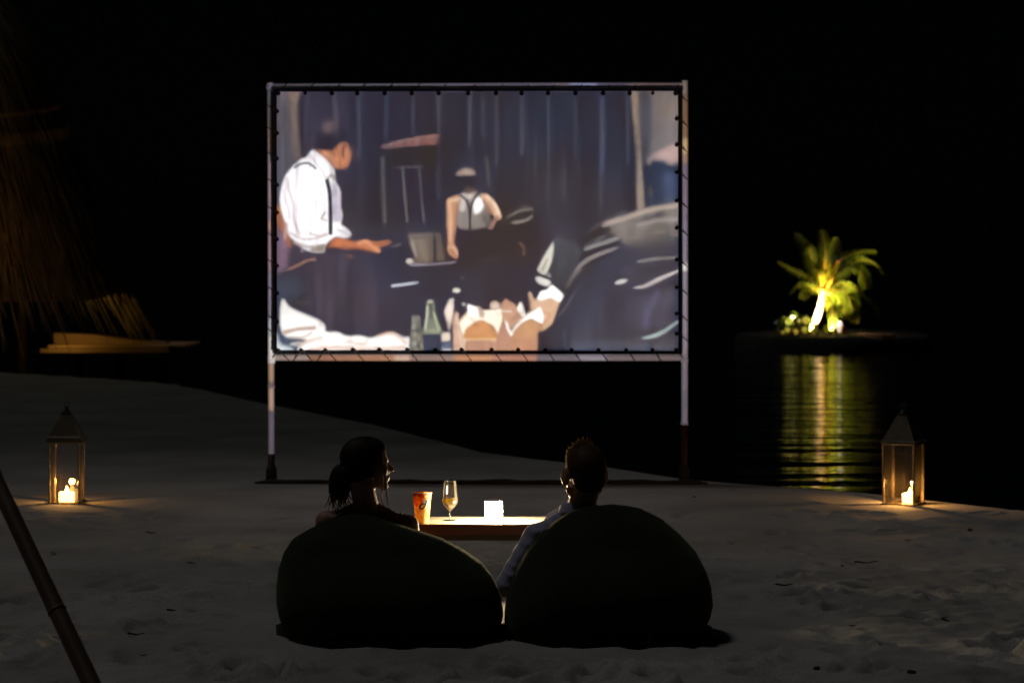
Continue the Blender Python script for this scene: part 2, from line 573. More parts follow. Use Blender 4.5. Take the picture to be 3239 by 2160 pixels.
def stroke(zone, pts, w, col, blur=3.0, a=1.0, gain=1.0, taper=False):
    """soft line; w is its width in zone units"""
    w = w / ZONES[zone][2] * FS
    pts = fpts(zone, pts)
    if len(pts) > 2:
        pts = [(p.x, p.y) for p in catmull([(x, y, 0) for x, y in pts], 6)]
    s = max(blur * FS, 0.5)
    x0, x1, y0, y1 = window(pts, w + 3 * s + 2)
    if x1 <= x0 or y1 <= y0: return
    gx, gy = np.meshgrid(np.arange(x0, x1) + 0.5, np.arange(y0, y1) + 0.5)
    best = np.full(gx.shape, 1e9)
    n = len(pts)
    for i in range(n - 1):
        (ax, ay), (bx_, by_) = pts[i], pts[i + 1]
        dx, dy = bx_ - ax, by_ - ay
        t = np.clip(((gx - ax) * dx + (gy - ay) * dy) / max(dx * dx + dy * dy, 1e-6), 0, 1)
        d = np.hypot(gx - ax - t * dx, gy - ay - t * dy)
        if taper:
            g = (i + t) / (n - 1)
            d = d - w / 2 * (np.sin(PI * np.clip(g, 0.02, 0.98)) ** 0.7 - 1) * 1.0
        best = np.minimum(best, d)
    comp(np.clip(0.5 - (best - w / 2) / (2 * s), 0, 1) * a, x0, y0, col, gain)

def dot(zone, x, y, rx, ry, col, blur=2.5, a=1.0, gain=1.0):
    patch(zone, [(x + rx * math.cos(t), y + ry * math.sin(t)) for t in [k * PI / 6 for k in range(12)]], col, blur, a, gain)

def draw_film():
    film[:] = np.array(srgb(60, 57, 73))
    W = 1.45       # blown-out whites
    # --- the dark boarded wall of the set
    patch(1, [(1000, 180), (2400, 180), (2400, 700), (1900, 900), (1000, 700)], (47, 49, 68), 25)
    patch(2, [(0, 180), (1650, 180), (1650, 900), (900, 1000), (0, 800)], (49, 53, 72), 25)
    patch(1, [(380, 200), (1000, 200), (1050, 900), (850, 1500), (430, 1000)], (66, 58, 76), 14)
    patch(1, [(130, 150), (330, 150), (400, 900), (330, 1050), (230, 1300), (130, 1300)], (98, 92, 100), 7)
    patch(1, [(290, 160), (440, 200), (405, 300), (412, 560), (437, 850), (430, 940), (375, 930), (350, 800), (330, 500), (312, 300)], (138, 118, 108), 5)
    for k in range(14):
        yy = 230 + k * 50
        dot(1, 360 + 22 * math.sin(k * 2.1) + k * 2, yy, 16, 14, (160, 138, 122) if k % 2 else (110, 95, 92), 4, 0.6)
    patch(1, [(1100, 850), (1900, 850), (1900, 1568), (1100, 1568)], (56, 48, 66), 20)
    patch(2, [(250, 1000), (1700, 900), (1700, 1500), (250, 1568)], (60, 55, 68), 25)
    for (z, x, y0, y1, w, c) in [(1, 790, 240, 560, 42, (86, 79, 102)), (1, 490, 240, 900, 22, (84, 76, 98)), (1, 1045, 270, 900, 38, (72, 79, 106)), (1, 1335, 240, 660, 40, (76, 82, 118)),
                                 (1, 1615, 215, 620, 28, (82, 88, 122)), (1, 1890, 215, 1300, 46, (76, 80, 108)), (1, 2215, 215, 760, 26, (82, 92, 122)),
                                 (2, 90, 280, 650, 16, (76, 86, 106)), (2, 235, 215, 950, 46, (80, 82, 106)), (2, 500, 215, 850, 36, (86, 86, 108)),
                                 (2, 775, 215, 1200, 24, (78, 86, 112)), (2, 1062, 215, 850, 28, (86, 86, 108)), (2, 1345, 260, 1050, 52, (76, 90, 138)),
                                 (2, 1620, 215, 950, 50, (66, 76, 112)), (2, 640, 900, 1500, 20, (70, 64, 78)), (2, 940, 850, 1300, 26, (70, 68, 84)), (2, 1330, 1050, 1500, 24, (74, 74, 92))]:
        stroke(z, [(x, y0), (x + 6, (y0 + y1) / 2), (x + 2, y1)], w * 0.7, (c[0] * .55 + 45, c[1] * .55 + 40, c[2] * .5 + 46), 8.5, 0.75)  # cloth-fold highlights painted into the picture as pale streaks
    for k in range(26):          # grain of the boards
        x = 200 + k * 83 + 31 * math.sin(k * 5.3)
        stroke(1, [(x, 260 + 90 * (k % 3)), (x + 18, 900 + 70 * (k % 4))], 10, (40, 38, 52) if k % 2 else (74, 70, 86), 5, 0.35)
        stroke(2, [(x, 260 + 70 * (k % 4)), (x + 10, 1000 + 90 * (k % 3))], 10, (42, 42, 56) if k % 2 else (72, 74, 92), 5, 0.30)
    # hood over the range, doorway behind it
    patch(1, [(1265, 800), (1880, 770), (1890, 980), (1265, 990)], (46, 42, 55), 6)
    patch(1, [(1262, 790), (1440, 722), (1830, 652), (1892, 640), (1888, 760), (1600, 775), (1350, 812)], (142, 106, 102), 3.5, curve=False)
    stroke(1, [(1300, 775), (1600, 700), (1880, 665)], 22, (160, 120, 116), 4, 0.7)
    stroke(1, [(1460, 770), (1640, 745), (1850, 735)], 30, (150, 92, 90), 5, 0.6)
    stroke(1, [(1300, 900), (1310, 1250), (1328, 1568)], 42, (90, 86, 86), 6)
    stroke(1, [(1420, 1008), (1560, 998), (1745, 985)], 20, (98, 88, 90), 4)
    stroke(1, [(1510, 1010), (1535, 1300), (1562, 1568)], 22, (112, 102, 102), 3.5)
    stroke(1, [(1690, 1000), (1712, 1300), (1738, 1568)], 18, (106, 100, 108), 3.5)
    stroke(2, [(120, 900), (140, 1000), (150, 1180)], 20, (92, 88, 84), 5, 0.8)
    # tent pole and pale canvas on the right
    patch(2, [(1720, 150), (2190, 150), (2190, 1000), (1850, 960), (1760, 900)], (118, 110, 110), 9)
    patch(2, [(1740, 240), (1860, 240), (1870, 700), (1800, 900), (1760, 700)], (86, 86, 98), 9)
    for k in range(16):
        stroke(2, [(1930 + 14 * k, 260 + 30 * (k % 5)), (1950 + 14 * k, 420 + 25 * (k % 4))], 26, (146, 128, 116) if k % 2 else (98, 92, 96), 5, 0.55)
    patch(2, [(1830, 930), (1900, 850), (2050, 775), (2190, 720), (2190, 900), (2060, 975), (1990, 920), (1880, 985)], (192, 162, 156), 4.5)
    patch(2, [(1850, 960), (1950, 925), (2080, 985), (2200, 1000), (2200, 1460), (1840, 1460)], (58, 65, 86), 7)
    patch(2, [(1980, 1050), (2130, 1030), (2130, 1380), (1960, 1400)], (76, 84, 112), 9)
    dot(2, 1862, 1250, 20, 45, (120, 100, 80), 4, 0.8)
    patch(2, [(1655, 180), (1725, 180), (1742, 560), (1762, 900), (1792, 1450), (1722, 1460), (1705, 900), (1685, 560)], (166, 146, 130), 3.5)
    for k in range(22):
        dot(2, 1695 + k * 3.2 + 12 * math.sin(k * 1.7), 240 + k * 55, 15, 20, (190, 165, 140) if k % 2 else (132, 116, 108), 3.5, 0.6)
    # --- the lower part of the set: dark counter
    patch(3, [(900, 380), (2500, 300), (2500, 1300), (900, 1300)], (60, 56, 76), 20)
    patch(4, [(-100, 120), (650, 200), (700, 700), (0, 850), (-300, 700)], (52, 44, 64), 18)
    stroke(4, [(30, 500), (200, 430), (420, 405), (650, 410)], 18, (84, 66, 76), 5, 0.8)
    stroke(4, [(480, 290), (525, 330), (515, 405)], 16, (120, 86, 74), 3.5, 0.9)
    patch(3, [(1530, 215), (1780, 198), (1870, 190), (1905, 480), (1580, 505), (1600, 400), (1550, 280)], (112, 100, 96), 4, curve=False)
    stroke(3, [(1560, 240), (1700, 225), (1850, 215)], 22, (128, 116, 108), 4, 0.7)
    stroke(3, [(1810, 230), (1820, 350), (1835, 480)], 40, (62, 62, 78), 4)
    stroke(3, [(1570, 290), (1600, 380)], 22, (150, 142, 130), 4, 0.7)
    stroke(3, [(1570, 522), (1800, 512), (2020, 486)], 16, (134, 128, 144), 3)
    dot(3, 1555, 480, 34, 22, (240, 230, 220), 3)
    stroke(3, [(1380, 733), (1500, 718), (1635, 700)], 26, (205, 210, 220), 2.5)
    dot(3, 2040, 778, 36, 20, (248, 238, 214), 3)
    dot(3, 2092, 650, 15, 15, (134, 142, 154), 3)
    dot(3, 2115, 925, 17, 17, (222, 216, 212), 3)
    stroke(3, [(1660, 882), (1800, 876), (1960, 870)], 8, (84, 98, 112), 3, 0.8)
    patch(0, [(1380, 760), (1560, 700), (1720, 700), (1760, 800), (1700, 940), (1560, 960), (1420, 930)], (64, 56, 74), 26, 0.8, rnd=.2)
    patch(0, [(1590, 700), (1640, 668), (1700, 690), (1740, 760), (1755, 830), (1720, 900), (1630, 890), (1590, 800)], (54, 47, 60), 13, 0.85, rnd=.3)
    for (x0_, y0_, x1_, y1_, c_) in [(1606, 712, 1640, 682, (96, 90, 92)), (1622, 720, 1668, 690, (74, 68, 74)), (1650, 700, 1690, 706, (110, 102, 100)), (1690, 730, 1716, 790, (66, 58, 70)), (1700, 780, 1736, 850, (78, 68, 78)), (1640, 760, 1700, 830, (50, 43, 56)), (1600, 850, 1690, 905, (84, 68, 78)), (1560, 910, 1660, 930, (78, 66, 82))]:
        stroke(0, [(x0_, y0_), ((x0_ + x1_) / 2 + 5, (y0_ + y1_) / 2 - 6), (x1_, y1_)], 9, c_, 5, .7)
    # --- man with his back turned, braces over a vest
    patch(0, [(1453, 722), (1537, 722), (1556, 800), (1548, 900), (1455, 900), (1448, 800)], (52, 45, 62), 7, rnd=.3)
    patch(1, [(1975, 1370), (2000, 1330), (2100, 1295), (2140, 1310), (2095, 1420), (2065, 1568), (2058, 1640), (1985, 1640), (1990, 1500)], (206, 156, 120), 3)
    patch(3, [(1965, -20), (2042, -20), (2025, 180), (2002, 300), (2052, 395), (2042, 442), (2010, 440), (1944, 370), (1958, 300), (1945, 150)], (200, 150, 120), 3)
    stroke(3, [(2030, 20), (2000, 180), (1985, 290)], 18, (232, 184, 150), 3.5, 0.7)
    patch(0, [(1452, 616), (1480, 606), (1514, 610), (1534, 638), (1524, 668), (1504, 682), (1512, 722), (1456, 722), (1446, 684), (1448, 640)], (178, 164, 156), 3)
    patch(0, [(1503, 632), (1522, 622), (1534, 640), (1526, 664), (1508, 672)], (246, 238, 232), 3)
    patch(0, [(1458, 640), (1470, 632), (1478, 668), (1462, 682)], (222, 208, 198), 3)
    patch(2, [(30, 1300), (130, 1288), (175, 1312), (240, 1420), (272, 1510), (240, 1535), (180, 1470), (130, 1400), (70, 1440)], (230, 186, 154), 3)
    stroke(2, [(250, 1510), (215, 1568), (180, 1640)], 26, (190, 140, 120), 3, 0.9)
    stroke(1, [(2118, 1300), (2195, 1395), (2222, 1568)], 24, (36, 36, 48), 2.5)
    stroke(1, [(2320, 1285), (2245, 1380), (2226, 1568)], 24, (36, 36, 48), 2.5)
    stroke(0, [(1486, 700), (1487, 726)], 7, (36, 36, 48), 2.5)
    patch(1, [(2088, 1085), (2275, 1080), (2272, 1190), (2235, 1270), (2130, 1270), (2094, 1200)], (50, 46, 58), 5)
    patch(1, [(2078, 1082), (2110, 1040), (2180, 1008), (2250, 1028), (2278, 1078), (2180, 1082)], (190, 164, 148), 4)
    stroke(2, [(400, 1480), (520, 1410), (590, 1440), (595, 1500)], 60, (88, 80, 84), 5, 0.9)
    stroke(2, [(490, 1430), (585, 1435), (600, 1495)], 30, (130, 120, 120), 4, 0.8)
    stroke(4, [(420, 90), (500, 62), (575, 30)], 24, (136, 126, 124), 4, 0.9)
    # --- man in a white shirt on the left
    patch(3, [(330, 320), (700, 340), (1000, 400), (1180, 430), (1190, 1200), (700, 1120), (400, 900), (200, 640)], (76, 68, 86), 6, rnd=.3)
    for k in range(12):
        stroke(3, [(420 + 60 * k, 480 + 30 * (k % 3)), (450 + 62 * k, 1000 + 40 * (k % 4))], 16, (72, 63, 82) if k % 2 else (50, 45, 64), 6, 0.6)
    patch(3, [(170, 90), (300, 240), (305, 500), (300, 560), (160, 600)], (122, 102, 126), 6)
    patch(3, [(180, 610), (480, 650), (470, 800), (330, 900), (180, 900)], (74, 77, 95), 7)
    stroke(3, [(310, 562), (400, 520), (500, 470), (575, 458)], 20, (156, 118, 102), 3)
    stroke(3, [(350, 920), (450, 905), (520, 890)], 30, (92, 80, 74), 6, 0.8)
    stroke(3, [(340, 840), (430, 790), (500, 740)], 16, (92, 90, 100), 5, 0.8)
    stroke(3, [(720, 900), (735, 1080), (745, 1200)], 26, (84, 78, 90), 6, 0.7)
    for (x, y) in [(890, 935), (825, 1075), (690, 620), (490, 690)]:
        dot(3, x, y, 16, 20, (98, 92, 108), 3.5, 0.8)
    patch(1, [(120, 1300), (185, 1390), (245, 1440), (300, 1568), (320, 1700), (220, 1650), (130, 1480)], (196, 116, 76), 4)
    patch(3, [(190, 0), (270, 0), (312, 120), (332, 318), (300, 332), (240, 200)], (172, 112, 88), 4)
    # shirt
    patch(1, [(500, 885), (550, 820), (600, 832), (700, 902), (780, 1000), (792, 1050), (802, 1150), (850, 1250), (852, 1400), (872, 1500),
              (862, 1600), (905, 1630), (962, 1690), (948, 1730), (880, 1752), (806, 1735), (735, 1778), (690, 1840), (672, 1892), (520, 1880), (405, 1805),
              (312, 1705), (300, 1600), (268, 1560), (216, 1350), (258, 1130), (330, 1020), (430, 922)], (250, 246, 250), 2.6, 1.0, W)
    stroke(1, [(300, 1120), (318, 1250), (360, 1400), (372, 1560), (420, 1700)], 26, (196, 176, 182), 4, 0.85)
    stroke(1, [(250, 1250), (290, 1380), (320, 1520)], 18, (216, 200, 206), 4, 0.8)
    stroke(1, [(545, 880), (600, 960), (670, 1050), (690, 1110)], 16, (192, 182, 186), 3, 0.9)
    stroke(1, [(640, 1150), (660, 1300), (690, 1450), (650, 1540)], 24, (214, 204, 210), 4, 0.8)
    patch(1, [(770, 1160), (835, 1230), (848, 1400), (868, 1500), (850, 1560), (780, 1568), (770, 1400)], (212, 198, 220), 4, 0.9)
    stroke(1, [(690, 1480), (660, 1540), (700, 1560)], 30, (170, 158, 152), 3.5, 0.8)
    stroke(1, [(375, 1000), (450, 958), (530, 960), (596, 1012)], 22, (58, 68, 76), 2.6)
    stroke(1, [(715, 1140), (738, 1250), (748, 1400), (752, 1690)], 46, (46, 54, 66), 2.6)
    stroke(1, [(720, 1110), (770, 1080), (785, 1130)], 26, (150, 138, 120), 3.5, 0.8)
    stroke(3, [(315, 180), (440, 245), (600, 240), (700, 205)], 20, (196, 174, 164), 3.5, 0.85)
    stroke(3, [(520, 190), (620, 215), (680, 190)], 24, (190, 172, 168), 4, 0.8)
    stroke(3, [(370, 290), (500, 330), (640, 320)], 30, (168, 150, 140), 4, 0.8)
    patch(3, [(510, 372), (560, 330), (690, 292), (665, 388)], (158, 144, 132), 3)
    stroke(3, [(800, 150), (880, 180), (925, 215)], 22, (196, 184, 188), 3.5, 0.8)
    # arm and hand
    patch(3, [(790, 226), (900, 250), (1000, 276), (1100, 254), (1160, 270), (1250, 274), (1340, 258), (1362, 280), (1330, 308), (1250, 330), (1246, 386), (1150, 380), (1050, 350), (900, 352), (780, 332), (708, 342), (730, 282)], (204, 124, 86), 3)
    stroke(3, [(1030, 290), (1110, 275), (1170, 330), (1230, 370)], 32, (236, 164, 124), 3, 0.8)
    stroke(3, [(850, 330), (1000, 345), (1150, 385)], 22, (120, 72, 62), 4, 0.7)
    stroke(3, [(1180, 300), (1260, 300), (1340, 282)], 12, (130, 74, 60), 3, 0.7)
    stroke(3, [(1380, 325), (1460, 308)], 14, (122, 110, 112), 3.5, 0.8)
    dot(3, 932, 420, 30, 18, (170, 108, 80), 3.5, 0.9)
    # head turned away
    patch(1, [(600, 800), (618, 650), (670, 545), (760, 482), (835, 512), (885, 600), (932, 700), (942, 760), (900, 820), (700, 825)], (58, 50, 66), 5)
    patch(1, [(655, 595), (700, 500), (760, 470), (812, 500), (832, 570), (785, 635), (720, 642)], (122, 98, 104), 9)
    patch(1, [(598, 812), (700, 822), (800, 800), (835, 758), (915, 733), (950, 800), (966, 880), (935, 985), (880, 1012), (790, 1000), (700, 905)], (208, 134, 98), 3.5)
    stroke(1, [(690, 850), (760, 900), (800, 980)], 46, (224, 156, 118), 5, 0.8)
    stroke(1, [(908, 762), (880, 830), (890, 890)], 26, (108, 66, 62), 3, 0.9)
    stroke(1, [(820, 800), (850, 900), (850, 990)], 20, (150, 90, 70), 5, 0.7)
    stroke(1, [(985, 800), (1010, 850), (1000, 900)], 30, (110, 80, 76), 6, 0.7)
    # --- white cloth along the bottom
    patch(3, [(170, 1160), (300, 1190), (420, 1330), (430, 1440), (170, 1440)], (82, 96, 118), 6)
    patch(3, [(240, 868), (330, 962), (600, 1080), (670, 1130), (682, 1200), (720, 1212), (820, 1214), (900, 1250), (1050, 1250), (1150, 1272), (1250, 1242), (1380, 1214), (1480, 1262),
              (1556, 1272), (1548, 1380), (1560, 1540), (420, 1540), (400, 1390), (500, 1292), (270, 1252), (214, 1090)], (250, 246, 242), 2.8, 1.0, W)
    stroke(3, [(258, 1215), (400, 1180), (570, 1168)], 44, (184, 152, 138), 5, 0.9)
    stroke(3, [(330, 1265), (450, 1262), (540, 1220)], 30, (150, 130, 124), 5, 0.7)
    stroke(3, [(420, 1370), (500, 1300), (640, 1270)], 40, (226, 206, 196), 5, 0.8)
    stroke(3, [(520, 1390), (800, 1370), (1100, 1385), (1500, 1370)], 40, (226, 190, 172), 5, 0.85)
    stroke(3, [(930, 1290), (1050, 1330), (1120, 1300)], 20, (226, 196, 178), 4, 0.7)
    stroke(3, [(1230, 1248), (1380, 1222), (1510, 1320)], 20, (226, 172, 140), 4, 0.8)
    patch(3, [(180, 1220), (220, 1330), (340, 1372), (345, 1440), (150, 1440), (150, 1250)], (226, 236, 242), 4)
    patch(3, [(420, 1425), (1600, 1425), (1600, 1560), (420, 1560)], (206, 150, 124), 4)
    for (x, w) in [(250, 60), (450, 70), (985, 26), (1500, 45)]:
        dot(3, x, 1475, w, 30, (246, 226, 214), 3)
    patch(3, [(1650, 1425), (2600, 1425), (2600, 1560), (1650, 1560)], (168, 124, 112), 5)
    # --- bottles
    patch(3, [(1578, 1540), (1565, 1280), (1580, 1120), (1575, 1062), (1612, 1038), (1660, 1062), (1666, 1120), (1690, 1280), (1702, 1540)], (142, 138, 124), 3)
    stroke(3, [(1600, 1080), (1600, 1250), (1610, 1400)], 24, (206, 204, 188), 3.5, 0.8)
    stroke(3, [(1650, 1150), (1660, 1300), (1670, 1400)], 16, (186, 176, 140), 3, 0.8)
    stroke(3, [(1625, 1160), (1630, 1390)], 20, (92, 88, 86), 3.5, 0.7)
    stroke(3, [(1595, 1060), (1640, 1060)], 30, (176, 166, 160), 3, 0.8)
    patch(3, [(1724, 905), (1770, 868), (1815, 905), (1816, 980), (1840, 1090), (1882, 1180), (1882, 1240), (1698, 1240), (1700, 1150), (1742, 1000)], (140, 138, 122), 3)
    stroke(3, [(1778, 960), (1770, 1020), (1755, 1090)], 36, (92, 82, 84), 3.5, 0.85)
    stroke(3, [(1745, 930), (1740, 1040), (1720, 1170)], 14, (214, 214, 194), 3, 0.8)
    stroke(3, [(1830, 1080), (1858, 1200)], 14, (206, 208, 176), 3, 0.8)
    patch(3, [(1698, 1238), (1884, 1238), (1890, 1430), (1698, 1430)], (70, 74, 96), 3, curve=False)
    patch(3, [(1880, 1232), (1970, 1220), (1975, 1300), (1888, 1312)], (240, 218, 198), 3)
    patch(3, [(1885, 1310), (1990, 1310), (1996, 1380), (1885, 1380)], (96, 104, 128), 3.5)
    patch(3, [(1882, 1382), (1996, 1380), (1996, 1426), (1882, 1426)], (230, 226, 240), 3, curve=False)
    # --- the open cartons
    patch(3, [(1915, 1000), (1960, 892), (2004, 860), (2004, 1060), (1962, 1212), (1940, 1120)], (244, 220, 200), 2.6, curve=False)
    patch(4, [(-165, 1100), (-80, 1008), (-20, 950), (40, 962), (70, 982), (180, 1002), (240, 990), (292, 970), (282, 1130), (238, 1250), (220, 1262), (216, 1540), (-90, 1540), (-150, 1250)], (252, 222, 190), 2.6, 1, 1.15, curve=False)
    patch(3, [(2000, 1112), (2030, 1000), (2055, 1020), (2062, 1100), (2112, 1280), (2145, 1540), (2060, 1540)], (216, 176, 152), 2.6, curve=False)
    patch(4, [(-70, 925), (40, 955), (42, 1042), (-40, 1055)], (252, 250, 246), 2.6, 1, W, curve=False)
    patch(4, [(40, 920), (80, 990), (110, 1080), (60, 1070)], (200, 176, 160), 3, curve=False)
    patch(4, [(-95, 1215), (0, 1130), (70, 1092), (120, 1092), (200, 1150), (226, 1192), (216, 1262), (216, 1540), (-85, 1540)], (206, 144, 98), 2.6, curve=False)
    stroke(4, [(-85, 1274), (60, 1272), (216, 1262)], 22, (244, 178, 106), 2.6)
    patch(4, [(-85, 1300), (216, 1292), (216, 1540), (-85, 1540)], (186, 138, 118), 4, curve=False)
    patch(4, [(238, 962), (320, 868), (400, 918), (505, 1045), (560, 1010), (650, 950), (690, 1000), (712, 1110), (690, 1180), (652, 1202), (662, 1540), (230, 1540), (236, 1250), (302, 1090)], (198, 152, 128), 2.6, curve=False)
    dot(4, 218, 945, 54, 54, (228, 198, 178), 2.8)
    patch(4, [(130, 990), (295, 962), (292, 1080), (240, 1248), (205, 1140), (140, 1080)], (252, 240, 222), 2.6, 1, W, curve=False)
    stroke(4, [(310, 1002), (372, 1002)], 22, (230, 206, 186), 3)
    patch(4, [(440, 972), (486, 888), (532, 1042), (500, 1050)], (248, 230, 214), 2.6, 1, 1.1, curve=False)
    patch(4, [(415, 1182), (500, 1108), (600, 1062), (695, 1130), (642, 1240), (646, 1540), (405, 1540)], (206, 150, 110), 2.6, curve=False)
    patch(4, [(405, 1250), (642, 1250), (646, 1540), (405, 1540)], (190, 134, 110), 5, curve=False)
    patch(4, [(328, 1098), (362, 1130), (392, 1216), (420, 1150), (480, 1072), (570, 1010), (650, 948), (692, 1010), (706, 1112), (682, 1132), (600, 1062), (520, 1092), (440, 1178), (390, 1250), (360, 1200)], (252, 246, 236), 2.4, 1, W, curve=False)
    patch(4, [(550, 800), (568, 788), (612, 862), (700, 850), (800, 850), (882, 900), (850, 1000), (802, 1130), (715, 1195), (650, 1205), (712, 1110), (650, 950), (585, 1000)], (228, 186, 152), 2.6, curve=False)
    stroke(4, [(740, 1080), (780, 1120), (700, 1180)], 40, (206, 150, 108), 5, 0.7)
    stroke(4, [(700, 1010), (760, 1040), (720, 1080)], 14, (246, 226, 206), 3, 0.8)
    patch(4, [(660, 852), (680, 792), (750, 780), (802, 724), (922, 820), (882, 898), (800, 846), (700, 872)], (252, 250, 246), 2.6, 1, W, curve=False)
    # --- glinting glass and knife rest
    patch(4, [(820, 250), (1110, 300), (1000, 560), (910, 790), (820, 720), (830, 400)], (78, 79, 91), 6, curve=False)
    patch(4, [(812, 288), (822, 320), (812, 440), (765, 560), (722, 622), (682, 602), (660, 540), (712, 400)], (230, 226, 212), 2.6, curve=False)
    patch(4, [(715, 425), (765, 380), (740, 500), (692, 570)], (152, 142, 132), 3.5, curve=False)
    patch(4, [(640, 652), (682, 640), (782, 692), (762, 736), (652, 692)], (238, 234, 228), 2.6, curve=False)
    dot(4, 772, 625, 22, 28, (176, 176, 174), 3)
    # --- the man bending at the right, dark jacket
    patch(4, [(640, 1540), (660, 1330), (680, 1250), (720, 1192), (800, 1130), (850, 1000), (920, 820), (980, 680), (1020, 600), (1100, 480), (1150, 300), (1200, 180), (1250, 112), (1340, 80),
              (1600, 0), (1900, -80), (2250, -115), (2250, 1540)], (66, 68, 88), 3.5, curve=False)
    patch(4, [(1000, 1250), (2100, 1280), (2100, 1540), (900, 1540)], (84, 90, 108), 14)
    patch(4, [(1700, 700), (2100, 700), (2100, 1250), (1750, 1200)], (78, 82, 108), 18)
    patch(4, [(1335, 88), (1600, 2), (1900, -78), (2120, -110), (2120, 40), (1850, 130), (1720, 300), (1600, 290), (1500, 225), (1400, 130)], (136, 127, 122), 13)
    patch(4, [(1700, 120), (2100, 60), (2110, 300), (1800, 340), (1640, 290)], (92, 92, 98), 12)
    stroke(4, [(1350, 92), (1600, 22), (1850, -55), (2100, -98)], 30, (172, 156, 146), 4)
    stroke(4, [(1770, 70), (1840, 35), (1910, 12)], 36, (68, 66, 80), 5)
    stroke(4, [(1760, 110), (1900, 70), (2095, 48)], 28, (150, 142, 144), 5, 0.85)
    patch(4, [(1190, 260), (1280, 150), (1400, 140), (1480, 200), (1350, 260), (1220, 330)], (58, 54, 64), 5)
    stroke(4, [(1150, 355), (1250, 290), (1350, 215)], 14, (126, 124, 124), 3, 0.9)
    stroke(4, [(1145, 362), (1280, 318), (1390, 288), (1475, 255)], 20, (136, 132, 132), 3)
    stroke(4, [(990, 670), (1080, 530), (1200, 440), (1330, 390), (1465, 335)], 32, (130, 120, 122), 4, taper=True)
    stroke(4, [(1250, 100), (1190, 200), (1130, 340)], 18, (110, 100, 100), 4, 0.7)
    stroke(4, [(930, 830), (1010, 680), (1120, 560), (1240, 480), (1400, 420)], 46, (46, 44, 54), 6, 0.8)
    stroke(4, [(1180, 420), (1300, 350), (1450, 300)], 34, (48, 45, 55), 5, 0.8)
    stroke(4, [(1500, 300), (1560, 420), (1700, 560), (1900, 560)], 70, (54, 54, 68), 12, 0.7)
    stroke(4, [(1640, 800), (1850, 790), (2080, 690)], 60, (54, 56, 72), 10, 0.7)
    stroke(4, [(1040, 640), (1140, 560), (1230, 520)], 22, (86, 80, 84), 5, 0.8)
    stroke(4, [(1700, 482), (1850, 455), (1960, 448), (2100, 440)], 24, (132, 130, 128), 4, 0.9)
    stroke(4, [(1655, 752), (1760, 735), (1900, 670), (2010, 620), (2190, 540)], 38, (214, 204, 202), 3, taper=True)
    stroke(4, [(1460, 705), (1515, 692), (1575, 676)], 44, (220, 216, 212), 3.5, taper=True)
    stroke(4, [(1740, 1272), (1850, 1250), (1980, 1190), (2120, 1090)], 38, (170, 190, 190), 3.5, taper=True)
    stroke(4, [(870, 1040), (960, 930), (1020, 820)], 20, (104, 98, 102), 4, 0.8)
    stroke(4, [(920, 1210), (940, 1300), (948, 1390)], 12, (104, 110, 140), 3.5, 0.8)
    stroke(4, [(1780, 1150), (1800, 1000), (1900, 800)], 60, (88, 90, 124), 10, 0.7)
    # --- closer work on the right half of the frame
    Q = lambda pts, col, b=3.0, a=1.0, g=1.0, r=.25, c=True: patch(5, pts, col, b, a, g, c, r)
    K = lambda pts, w, col, b=3.0, a=1.0, t=False: stroke(5, pts, w, col, b, a, 1.0, t)
    Q([(480, 270), (560, 225), (660, 200), (735, 255), (750, 330), (690, 440), (600, 480), (480, 440)], (58, 50, 62), 14, 1, 1, 0)
    Q([(280, 420), (660, 430), (660, 560), (600, 590), (300, 585), (120, 560), (120, 440)], (54, 53, 72), 14, 1, 1, 0)
    Q([(300, 250), (430, 245), (455, 330), (440, 420), (310, 430), (285, 330)], (50, 42, 60), 8, 1, 1, 0)
    Q([(490, 205), (530, 150), (600, 130), (648, 160), (648, 200), (600, 225), (520, 235)], (74, 67, 66), 7)
    K([(530, 190), (590, 158), (642, 152)], 11, (132, 122, 114), 4, .9)
    K([(560, 214), (612, 206), (642, 188)], 13, (152, 140, 132), 4, .9)
    K([(505, 214), (545, 178)], 9, (98, 90, 88), 4, .8)
    K([(575, 182), (632, 178)], 6, (52, 46, 50), 3.5, .8)
    K([(500, 230), (520, 250), (560, 240)], 16, (70, 62, 58), 6, .8)
    K([(590, 310), (608, 335), (604, 366)], 11, (142, 104, 84), 4, .8)
    K([(390, 405), (480, 380), (560, 363), (695, 368)], 7, (96, 76, 82), 5, .8)
    Q([(755, 285), (885, 320), (850, 420), (800, 520), (745, 480), (750, 380)], (72, 74, 82), 8)
    K([(770, 300), (860, 350)], 30, (84, 84, 92), 9, .6)
    Q([(746, 304), (748, 332), (736, 400), (712, 462), (690, 456), (670, 440), (700, 380)], (234, 230, 216), 2.6, c=False)
    K([(716, 392), (694, 440)], 15, (166, 156, 142), 4, .9)
    Q([(663, 476), (690, 470), (731, 490), (724, 515), (680, 502)], (238, 234, 228), 2.6)
    K([(668, 458), (700, 472), (732, 482)], 8, (40, 38, 48), 2.6)
    # vest, arms
    Q([(306, 90), (350, 72), (396, 78), (430, 110), (440, 170), (446, 232), (310, 240), (304, 170)], (140, 130, 126), 4)
    K([(322, 92), (318, 150)], 26, (214, 204, 196), 5, .9)
    Q([(372, 105), (400, 96), (418, 130), (402, 165), (372, 172)], (255, 250, 246), 3.5, 1, 1.2)
    Q([(330, 80), (350, 70), (375, 78), (352, 110)], (226, 210, 198), 3.5)
    K([(420, 190), (436, 225)], 22, (104, 96, 92), 5, .8)
    K([(308, 84), (346, 132), (354, 240)], 9.5, (34, 37, 46), 2.4)
    K([(394, 76), (364, 124), (354, 190)], 9.5, (34, 37, 46), 2.4)
    Q([(330, 50), (372, 50), (372, 70), (350, 82), (330, 70)], (112, 84, 78), 4)
